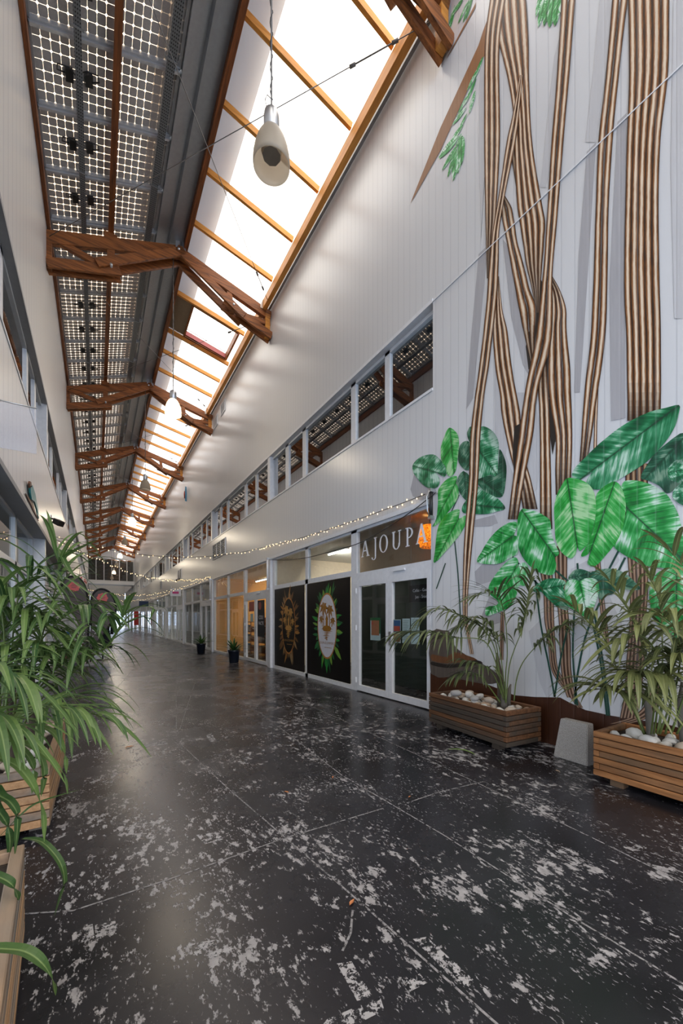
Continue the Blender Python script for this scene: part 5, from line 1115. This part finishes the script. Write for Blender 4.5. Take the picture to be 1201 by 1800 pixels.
# --- the palm in the orange planter
O = palm('strap_leaf_palm', (3.98, 1.20, .40), 'bushy olive green palm with strap leaves in the orange planter')
tk = MB(); tk.tube([(-.03, .22, 0), (-.0, .25, .25), (.02, .36, .55)], [.032, .026, .014], 8); tk.tube([(.0, .0, 0), (.02, .04, .3), (.0, .02, .5)], [.036, .03, .014], 8); tk.tube([(.05, -.2, 0), (.02, -.16, .3), (-.02, -.15, .5)], [.036, .03, .014], 8); tk.build('trunk', M['trunk_grey'], O)
for P, kw in (([(3.975,1.469,0.429),(3.921,1.561,0.735),(3.842,1.61,0.917),(3.746,1.67,1.213),(3.555,1.731,1.39),(3.388,1.776,1.515)], dict(n=24, ll=.30, start=.4, droop=.55)),
              ([(3.903,1.454,0.443),(3.706,1.459,0.681),(3.556,1.494,0.816),(3.4,1.533,0.852)], dict(n=26, ll=.36, start=.72, droop=.75, ang=(110, 30))),
              ([(4.055,1.477,0.439),(4.115,1.499,0.9),(4.11,1.561,1.248),(3.994,1.634,1.552),(3.873,1.709,1.755)], dict(n=22, ll=.28, start=.45, droop=.6)),
              ([(3.856,1.366,0.472),(3.774,1.299,0.906),(3.615,1.281,1.183),(3.446,1.327,1.293),(3.263,1.383,1.253)], dict(n=24, ll=.36, start=.45, droop=.7)),
              ([(3.755,1.311,0.501),(3.769,1.243,0.914),(3.799,1.166,1.183),(3.845,1.078,1.357)], dict(n=20, ll=.36, start=.4, droop=.8)),
              ([(3.774,1.299,0.501),(3.763,1.189,0.922),(3.655,1.138,1.232),(3.522,1.162,1.4),(3.34,1.217,1.441)], dict(n=24, ll=.34, start=.45, droop=.8)),
              ([(3.726,1.212,0.53),(3.726,1.093,1.022),(3.697,1.053,1.441),(3.581,1.066,1.725),(3.46,1.142,1.907)], dict(n=20, ll=.30, start=.5, droop=.5)),
              ([(3.836,1.378,0.472),(3.735,1.323,0.771),(3.56,1.315,0.965),(3.373,1.372,0.994)], dict(n=22, ll=.34, start=.5, droop=.9)),
              ([(3.812,1.276,0.501),(3.726,1.212,0.748),(3.627,1.214,0.93),(3.477,1.249,0.98)], dict(n=22, ll=.36, start=.45, droop=1.0)),
              ([(3.763,1.189,0.53),(3.744,1.082,0.812),(3.68,1.064,1.028),(3.512,1.109,1.116)], dict(n=22, ll=.36, start=.45, droop=1.0)),
              ([(3.895,1.341,0.472),(4.037,1.371,1.065),(4.078,1.404,1.546),(3.996,1.456,1.788)], dict(n=20, ll=.30, start=.5, droop=.7))):
    kw['ll'] *= 1.25; frond(O, P, rnd, lw=.040, lift=(.1, .6), mat='lf_olive', tint=rnd.uniform(.35, .8), **kw)
# --- palms in the left planters
A = palm('strap_leaf_palm', (-.50, 3.55, .40), 'tall arching green palm in the farther planter on the left')
tk = MB(); tk.tube([(.0, 0, 0), (-.02, .03, .3), (.0, .02, .6)], [.04, .034, .016], 8); tk.tube([(.08, .35, 0), (.07, .33, .3), (.08, .3, .55)], [.034, .03, .014], 8); tk.build('trunk', M['trunk'], A)
LA = dict(lw=.034, mat='lf_left', lift=(.2, .75))
for P, kw in (([(-0.517,3.741,0.517),(-0.333,3.567,0.842),(-0.207,3.429,0.966),(-0.068,3.284,1.113),(0.066,3.141,1.224),(0.124,3.046,1.331),(0.153,2.969,1.438)], dict(n=22, ll=.30, start=.42, droop=.85)),
              ([(-0.553,3.881,0.487),(-0.424,3.801,1.009),(-0.308,3.669,1.443),(-0.242,3.569,1.736),(-0.257,3.578,1.925)], dict(n=14, ll=.34, start=.6, droop=.5, ang=(60, 18))),
              ([(-0.516,3.622,0.588),(-0.372,3.473,1.161),(-0.232,3.327,1.38),(-0.098,3.184,1.477),(0.006,3.061,1.483)], dict(n=14, ll=.24, start=.6, droop=.95)),
              ([(-0.571,3.774,0.559),(-0.535,3.752,1.148),(-0.499,3.73,1.526),(-0.421,3.622,1.71),(-0.293,3.483,1.725)], dict(n=20, ll=.36, start=.5, droop=.8)),
              ([(-0.515,3.503,0.578),(-0.512,3.384,1.061),(-0.517,3.328,1.4),(-0.553,3.292,1.581),(-0.618,3.273,1.613)], dict(n=22, ll=.42, start=.45, droop=.8)),
              ([(-0.553,3.763,0.517),(-0.421,3.622,0.78),(-0.31,3.494,0.974),(-0.203,3.368,1.101),(-0.126,3.261,1.165)], dict(n=20, ll=.34, start=.45, droop=.9)),
              ([(-0.498,3.493,0.578),(-0.448,3.344,0.91),(-0.361,3.231,1.104),(-0.261,3.11,1.183)], dict(n=22, ll=.38, start=.4, droop=.9)),
              ([(-0.585,3.665,0.588),(-0.609,3.621,1.041),(-0.548,3.524,1.322),(-0.44,3.398,1.438),(-0.352,3.284,1.419)], dict(n=22, ll=.38, start=.45, droop=.85)),
              ([(-0.531,3.514,0.578),(-0.543,3.404,0.835),(-0.502,3.319,0.993),(-0.4,3.196,1.056)], dict(n=20, ll=.34, start=.4, droop=.9)),
              ([(-0.464,3.354,0.571),(-0.369,3.177,0.784),(-0.241,3.038,0.867),(-0.148,2.921,0.861)], dict(n=20, ll=.32, start=.45, droop=1.0)),
              ([(-0.588,3.785,0.517),(-0.571,3.774,0.938),(-0.464,3.707,1.274),(-0.357,3.641,1.358),(-0.25,3.574,1.316)], dict(n=20, ll=.34, start=.45, droop=.9)),
              ([(-0.598,3.555,0.617),(-0.619,3.51,1.054),(-0.575,3.424,1.362),(-0.502,3.319,1.511),(-0.43,3.215,1.545)], dict(n=20, ll=.38, start=.45, droop=.9)),
              ([(-0.607,3.444,0.571),(-0.615,3.33,0.893),(-0.557,3.235,1.116),(-0.457,3.114,1.209)], dict(n=20, ll=.40, start=.45, droop=.9))):
    kw = dict(LA, **kw); kw['ll'] *= 1.5; kw['n'] = int(kw['n'] * 1.0); frond(A, P, rnd, tint=rnd.uniform(.25, .7), **kw)
mb = MB()
for P, w, tt in (([(-0.221,3.556,1.778),(-0.248,3.549,1.88),(-0.271,3.54,1.98),(-0.3,3.535,2.108)], .036, .45), ([(-0.232,3.563,1.841),(-0.158,3.47,1.889),(-0.076,3.371,1.931),(0.007,3.272,1.968)], .034, .55), ([(-0.239,3.567,1.925),(-0.204,3.498,1.835),(-0.166,3.428,1.756),(-0.124,3.378,1.692)], .040, .3),
                 ([(0.166,2.961,1.468),(0.166,2.961,1.506),(0.173,2.957,1.536),(0.179,2.953,1.566)], .05, .5), ([(0.144,2.975,1.419),(0.208,2.935,1.475),(0.281,2.889,1.49),(0.32,2.865,1.468),(0.296,2.903,1.392)], .034, .75), ([(0.135,3.004,1.362),(0.198,2.941,1.392),(0.249,2.909,1.419),(0.313,2.869,1.438)], .034, .6)):
    mb = MB(); strap(mb, smooth_open(P, 4), w, tt + .001); mb.build('leaf_blade', M['lf_left'], A).matrix_parent_inverse = A.matrix_basis.inverted()
B = palm('strap_leaf_palm', (-.52, 1.55, .38), 'green palm in the nearest left planter, its strap leaves hanging over the edge')
tk = MB(); tk.tube([(-.0, 0, 0), (-.02, .03, .3), (-.04, .02, .55)], [.04, .034, .016], 8); tk.build('trunk', M['trunk'], B)
for P, kw in (([(-0.607,2.618,0.739),(-0.467,2.531,0.849),(-0.327,2.444,0.926),(-0.187,2.356,0.979),(-0.047,2.269,0.954),(0.035,2.218,0.926)], dict(n=20, ll=.30, start=.35, droop=1.0)),
              ([(-0.606,2.382,0.809),(-0.523,2.33,1.03),(-0.439,2.278,1.154),(-0.334,2.212,1.178),(-0.261,2.167,1.141)], dict(n=20, ll=.34, start=.4, droop=.9)),
              ([(-0.571,2.242,0.843),(-0.512,2.205,0.959),(-0.433,2.156,1.017),(-0.344,2.101,1.017),(-0.275,2.058,0.971)], dict(n=18, ll=.30, start=.4, droop=.9))):
    frond(B, P, rnd, lw=.030, lift=(.1, .6), mat='lf_left', tint=rnd.uniform(.4, .7), **kw)
mb = MB()
for P, w, tt in (([(-0.418,2.17,0.86),(-0.339,2.121,0.829),(-0.273,2.08,0.79),(-0.219,2.046,0.703),(-0.19,2.051,0.585),(-0.188,2.074,0.462)], .050, .9), ([(-0.439,2.278,0.888),(-0.355,2.225,0.883),(-0.251,2.16,0.858),(-0.167,2.108,0.789),(-0.123,2.104,0.722),(-0.109,2.119,0.628)], .046, .8),
                 ([(-0.354,2.343,0.891),(-0.243,2.274,0.917),(-0.166,2.225,0.878),(-0.126,2.2,0.787),(-0.119,2.219,0.688)], .04, .85), ([(-0.393,2.131,0.716),(-0.334,2.095,0.681),(-0.295,2.07,0.651),(-0.273,2.056,0.588),(-0.287,2.088,0.426)], .045, .12),
                 ([(-0.393,2.131,0.658),(-0.344,2.101,0.623),(-0.311,2.08,0.565),(-0.303,2.098,0.484),(-0.315,2.129,0.402)], .04, .08), ([(-0.28,2.237,0.426),(-0.205,2.155,0.428),(-0.136,2.089,0.353),(-0.119,2.078,0.259),(-0.138,2.09,0.18),(-0.155,2.1,0.119)], .032, .2),
                 ([(-0.349,1.809,0.539),(-0.282,1.767,0.514),(-0.249,1.747,0.49),(-0.236,1.75,0.454),(-0.232,1.76,0.421)], .038, .12), ([(-0.271,1.407,0.52),(-0.219,1.375,0.52),(-0.164,1.34,0.513),(-0.125,1.316,0.482),(-0.102,1.313,0.429),(-0.095,1.32,0.377)], .034, .3),
                 ([(-0.355,2.225,0.464),(-0.296,2.212,0.528),(-0.238,2.223,0.571),(-0.157,2.243,0.582),(-0.069,2.259,0.588)], .022, .2), ([(-0.332,2.329,0.852),(-0.263,2.262,0.781),(-0.241,2.248,0.703),(-0.252,2.279,0.604)], .034, .7), ([(-0.243,2.274,0.826),(-0.21,2.253,0.748),(-0.204,2.249,0.67),(-0.219,2.282,0.582)], .03, .6)):
    mb = MB(); strap(mb, smooth_open([(-.5, 1.6, .7), P[0]] + P[1:] if P[0][0] < -.36 else P, 4), w, tt + .001); mb.build('leaf_blade', M['lf_left'], B).matrix_parent_inverse = B.matrix_basis.inverted()
# --- two dark pots along the right shops
M['pot'] = plain('dark_blue_glazed_pot', (.008, .012, .022), .22)
def pot_plant(x, y, label, s=1.0):
    e = empty('potted_plant', (x, y, 0), 0, label, 'potted plant', 'dark pots along the right shops'); 
    MB().lathe([(0, 0), (.14 * s, 0), (.15 * s, .02), (.185 * s, .36 * s), (.20 * s, .37 * s), (.205 * s, .42 * s), (.185 * s, .42 * s), (.17 * s, .37 * s), (0, .36 * s)], n=28).build('pot', M['pot'], e)
    mb = MB(); r_ = random.Random(int(y * 10))
    for i in range(30):
        a = i * 2.4 + r_.uniform(-.2, .2); el = R(r_.uniform(25, 82)); L = r_.uniform(.45, .72) * s; d = Vector((math.cos(a) * math.cos(el), math.sin(a) * math.cos(el), math.sin(el))); p = Vector((0, 0, .36 * s))
        strap(mb, [p + d * L * u / 7 - UP * L * .32 * (u / 7) ** 2 for u in range(8)], .062, r_.uniform(.1, .9) + .001)
    mb.build('foliage', M['lf_pot'], e); MB().tube([(0, 0, .34), (0, 0, .55 * s)], .025, 7).build('stem', M['trunk'], e)
pot_plant(3.84, 12.85, 'spiky green plant in a dark blue pot, nearer one, before the orange lit shop'); pot_plant(3.74, 17.2, 'spiky green plant in a dark blue pot by the second white column')

# ================================================================== THINGS ON THE LEFT, FAR SIDE
M['flag'] = plain('charcoal_flag_cloth', (.13, .112, .115), .8); M['flag_edge'] = plain('black_flag_sleeve', (.008, .008, .009), .7); M['coral'] = plain('coral_badge', (.75, .17, .17), .7)
def extr(name, pts, y0, y1, m, parent, o):
    bm = bmesh.new(); a = [bm.verts.new((x - o[0], y0 - o[1], z - o[2])) for x, z in pts]; b_ = [bm.verts.new((x - o[0], y1 - o[1], z - o[2])) for x, z in pts]; n = len(pts)
    for i in range(n): bm.faces.new((a[i], a[(i + 1) % n], b_[(i + 1) % n], b_[i]))
    for vs in (a, b_): bmesh.ops.triangle_fill(bm, use_beauty=True, edges=[bm.edges.get((vs[i], vs[(i + 1) % n])) for i in range(n)])
    bmesh.ops.recalc_face_normals(bm, faces=bm.faces[:]); me = bpy.data.meshes.new(name); bm.to_mesh(me); bm.free(); me.materials.append(m); ob = bpy.data.objects.new(name, me); col.objects.link(ob); ob.parent = parent; return ob
def flag(outl, pole, bc, base, words, tpos, tang, label, Y):  # outline, pole and badge points come from image pixels at the flag's distance
    o = (base[0], Y, 0); e = empty('teardrop_flag', o, 0, label, 'flag', 'teardrop flags')
    extr('flag_cloth', smooth_closed(outl, 3), Y - .004, Y + .004, M['flag'], e, o)
    MB().tube([(x - o[0], 0, z) for x, z in smooth_open(pole, 5)], .032, 8).build('flag_pole', M['flag_edge'], e)
    n = 16; extr('badge', [(bc[0] + (.155 + .012 * (-1) ** k) * math.cos(2 * math.pi * k / n), bc[1] + (.155 + .012 * (-1) ** k) * math.sin(2 * math.pi * k / n)) for k in range(n)], Y - .009, Y - .005, M['coral'], e, o)
    for i, w in enumerate((.12, .17, .12)): MB().box(bc[0] - o[0] - w / 2, bc[0] - o[0] + w / 2, -.0105, -.0095, bc[1] + .06 - i * .05, bc[1] + .075 - i * .05).build('badge_line', M['flag'], e)
    for j, tx in enumerate(words):
        text('flag_text', tx, .21 if j == 0 else .15, M['letter'], e, (tpos[0] - o[0] + j * .12, -.012, tpos[1] - j * .05), (R(90), R(-tang), 0), .001, 'LEFT')
    MB().box(-.2, .2, -.16, .16, 0, .05).build('base_plate', M['grey_trim'], e); MB().tube([(0, 0, .03), (0, 0, .4), (pole[-1][0] - o[0], 0, pole[-1][1])], .02, 8).build('spigot', M['black'], e)
flag([(-0.901,2.428),(-0.845,2.603),(-0.704,2.714),(-0.532,2.724),(-0.372,2.593),(-0.269,2.316),(-0.225,2),(-0.225,1.4),(-0.24,0.694),(-0.284,0.343),(-0.328,0.345),(-0.357,0.786),(-0.474,1.225),(-0.647,1.66),(-0.817,2.054)], [(-0.901,2.411),(-0.817,2.639),(-0.633,2.735),(-0.445,2.677),(-0.299,2.421),(-0.225,2),(-0.21,1.223),(-0.254,0.342)], [(-0.59,2.425)][0], [(-0.254,0.025)][0], ('CURDO IN',), [(-0.299,1.083)][0], -118, 'left charcoal teardrop flag with coral badge and white letters by the left shops', 14.5)
flag([(-0.14,2.06),(-0.094,2.245),(0.031,2.379),(0.189,2.404),(0.365,2.317),(0.479,2.115),(0.544,1.89),(0.528,1.626),(0.414,1.306),(0.221,0.991),(0.031,0.661),(-0.109,0.207),(-0.186,0.21),(-0.186,0.851),(-0.155,1.492)], [(-0.155,1.217),(-0.155,1.913),(-0.094,2.245),(0.063,2.399),(0.253,2.388),(0.43,2.226),(0.544,1.89),(0.495,1.494),(0.317,1.157)], [(0.158,2.124)][0], [(-0.171,0.027)][0], ('CURDO IN',), [(-0.155,0.777)][0], 57, 'right charcoal teardrop flag with coral badge and white letters by the left shops', 15.0)
# coat on a stand behind the flags
M['navy'] = plain('navy_wool', (.006, .008, .018), .9); M['gold'] = plain('brass_buttons', (.5, .3, .08), .35, .8)
e = empty('coat_stand', (.18, 16.2, 0), 0, 'long navy coat with brass buttons hanging on a stand behind the right flag', 'coat')
c = MB(); n = 20; rows = [(.0, 1.62, .04), (.07, 1.58, .06), (.22, 1.5, .11), (.24, 1.3, .13), (.21, 1.05, .12), (.25, .8, .14), (.30, .42, .17)]
vs = []; fs = []
for i, (rx, z, ry) in enumerate(rows):
    for k in range(n): a = 2 * math.pi * k / n; vs.append((rx * math.cos(a) * (1 + .03 * math.sin(5 * a)), ry * math.sin(a), z))
for i in range(len(rows) - 1):
    for k in range(n): fs.append((i * n + k, i * n + (k + 1) % n, (i + 1) * n + (k + 1) % n, (i + 1) * n + k))
c.add(vs, fs, .51, True); c.build('coat_body', M['navy'], e); s_ = MB(); s_.tube([(.2, 0, 1.48), (.29, -.02, 1.2), (.28, -.06, .9)], [.075, .065, .05], 8); s_.tube([(-.2, 0, 1.48), (-.29, -.02, 1.2), (-.28, -.06, .9)], [.075, .065, .05], 8); s_.build('sleeve', M['navy'], e)
for z in (1.35, 1.2, 1.05):
    for x in (-.06, .06): MB().lathe([(0, .012), (.014, .006), (.014, -.006), (0, -.012)], (x, -.135, z), 8).build('button', M['gold'], e)
MB().tube([(0, 0, .0), (0, 0, 1.7)], .02, 8).build('stand_pole', M['black'], e); MB().lathe([(0, .03), (.2, .02), (.22, 0), (0, 0)]).build('stand_base', M['black'], e)
# display shelf with boxes beside the left shop
e = empty('display_shelf', (-.62, 15.6, 0), 0, 'low grey display shelf standing behind the left flag', 'shelf')
s_ = MB(); [s_.box(-.33, .33, -.2, .2, z, z + .03) for z in (.08, .42, .8)]; [s_.box(x, x + .03, y, y + .03, 0, .83) for x in (-.33, .3) for y in (-.2, .17)]; s_.build('shelf_frame', M['grey_trim'], e)
mats = [plain('blue_goods', (.02, .13, .30), .5), plain('teal_goods', (.03, .20, .22), .5), plain('brown_goods', (.14, .06, .03), .6), plain('pale_goods', (.45, .4, .33), .6)]
nm = ['blue', 'teal', 'brown', 'pale']; sh_ = ['top', 'middle', 'bottom']
for r_i, z in enumerate((.83, .45, .11)):
    for c_i in range(3):
        m_i = (r_i + c_i * 2 + (1 if c_i == 2 else 0)) % 4; o = MB().box(-.07, .07, -.1, .1, 0, .19 + .04 * ((r_i + c_i) % 3)).build('goods_box', mats[m_i]); o.location = (-.82 + c_i * .2, 15.6, z)
        setp(o, '%s box on the %s board of the display shelf, %s from the left' % (nm[m_i], sh_[r_i], ORD[c_i]), 'box', 'boxes on the display shelf')
# racks inside the orange lit shop
for q, (x_, y_) in enumerate(((5.6, 14.6), (5.6, 16.3), (7.3, 13.6))):
    e = empty('display_shelf', (x_, y_, 0), 0, 'wooden display rack inside the orange lit shop, %s from the door' % ORD[(1, 2, 0)[q]], 'shelf')
    s_ = MB(); [s_.box(-.18, .18, -.5, .5, z, z + .03) for z in (.1, .5, .9, 1.3)]; [s_.box(x, x + .03, y, y + .03, 0, 1.5) for x in (-.18, .15) for y in (-.5, .47)]; s_.build('shelf_frame', M['truss'], e)
    for z in (.13, .53, .93):
        for c_i in range(3):
            m_i = (q + c_i + int(z * 10)) % 4; o = MB().box(-.1, .1, -.1, .1, 0, .16 + .05 * c_i).build('goods_box', mats[m_i]); o.location = (x_, y_ - .32 + c_i * .32, z)
            setp(o, '%s box on a rack in the orange lit shop' % nm[m_i], 'box', '%s boxes in the orange lit shop' % nm[m_i])
# patterned ball lamp above the left flag
t = NT('red_white_pattern'); v = t.n('TexVoronoi', {'Vector': t.pos(), 'Scale': 14.0}).outputs['Distance']; M['redball'] = t.end(t.bsdf(t.ramp(v, [(.42, (.42, .03, .03)), (.5, (.75, .68, .62))]), .6))
e = empty('ball_lamp', (-.5, 16.6, 2.72), 0, 'red and white patterned ball lamp hanging above the left flag', 'pendant lamp'); MB().lathe([(0, .22), (.12, .19), (.2, .09), (.22, 0), (.2, -.09), (.12, -.19), (0, -.22)], n=24).build('ball_shade', M['redball'], e); a = MB(); a.tube([(0, 0, .2), (0, 0, .5), (-.45, 0, .5)], .01); a.build('bracket_arm', M['black'], e)
# ================================================================== ON THE FLOOR
t = NT('speckled_concrete'); n_ = t.noise(t.pos(), 160., 3, .7); M['concrete'] = t.end(t.bsdf(t.ramp(n_, [(.35, (.24, .22, .195)), (.6, (.48, .45, .41))]), .9, 0, .3, t.bump(n_, .4, .003)))
bm = bmesh.new(); base = [(3.98, 1.94), (4.10, 1.92), (4.12, 2.27), (4.0, 2.28)]; top = [(4.05, 1.975), (4.14, 1.96), (4.15, 2.23), (4.07, 2.245)]
a = [bm.verts.new((x, y, 0.0)) for x, y in base]; b_ = [bm.verts.new((x, y, .385)) for x, y in top]
for i in range(4): bm.faces.new((a[i], a[(i + 1) % 4], b_[(i + 1) % 4], b_[i]))
bm.faces.new(a[::-1]); bm.faces.new(b_); bmesh.ops.bevel(bm, geom=bm.edges[:], offset=.006, segments=2, affect='EDGES'); me = bpy.data.meshes.new('concrete_block'); bm.to_mesh(me); bm.free(); me.materials.append(M['concrete']); o = bpy.data.objects.new('concrete_block', me); col.objects.link(o); setp(o, 'speckled grey concrete block standing between the two right planters', 'concrete block')
M['dry'] = plain('dry_orange_leaf', (.45, .17, .06), .7); M['dry2'] = plain('dry_tan_leaf', (.42, .30, .20), .7)
def litter(name, x, y, s, rz, m, label):
    mb = MB(); prof = [(-1, 0, .1), (-.5, .34, .25), (0, .42, .12), (.5, .3, .06), (1, 0, .35)]
    for (x0, w0, h0), (x1, w1, h1) in zip(prof[:-1], prof[1:]):
        for q in (-1, 1):
            P_ = [(x0, 0, h0 * .3), (x1, 0, h1 * .3), (x1, q * w1, h1 * .3 + .22), (x0, q * w0, h0 * .3 + .22)]; mb.face([(a_ * s, b__ * s, .002 + c_ * s) for a_, b__, c_ in P_])
    mb.tube([(s, 0, .1 * s), (s * 1.5, .1 * s, .05 * s)], s * .05, 4)
    o = mb.build(name, m); o.location = (x, y, 0); o.rotation_euler = (0, 0, rz); setp(o, label, 'fallen leaf')
litter('fallen_leaf', 1.07, 1.62, .022, .5, M['dry'], 'curled orange leaf on the floor nearest the camera beside a pale scratch'); litter('fallen_leaf', 1.31, 2.94, .020, 2, M['dry'], 'small orange leaf lying on the black floor in mid walkway')
litter('fallen_leaf', 1.78, 3.0, .020, 1, M['dry'], 'small orange leaf right of the mid walkway leaf'); litter('fallen_leaf', 3.62, 2.02, .022, 1.4, M['dry2'], 'tan leaf under the end of the orange planter')
litter('fallen_leaf', .3, 4.9, .035, .3, M['dry'], 'brown leaf far left on the floor by the chalk cross'); litter('fallen_leaf', 2.1, 2.35, .014, .3, M['dry'], 'tiny red brown leaf between the floor joints on the right')
mb = MB(); strap(mb, [(0, 0, .006), (.08, .02, .012), (.16, .02, .014), (.24, -.02, .012), (.29, -.07, .008)], .035, .95); o = mb.build('fallen_palm_leaf', M['lf_left']); o.location = (3.22, 2.98, 0); o.rotation_euler = (0, 0, -1.0); setp(o, 'green palm leaflet lying on the floor before the dark planter', 'fallen leaf')
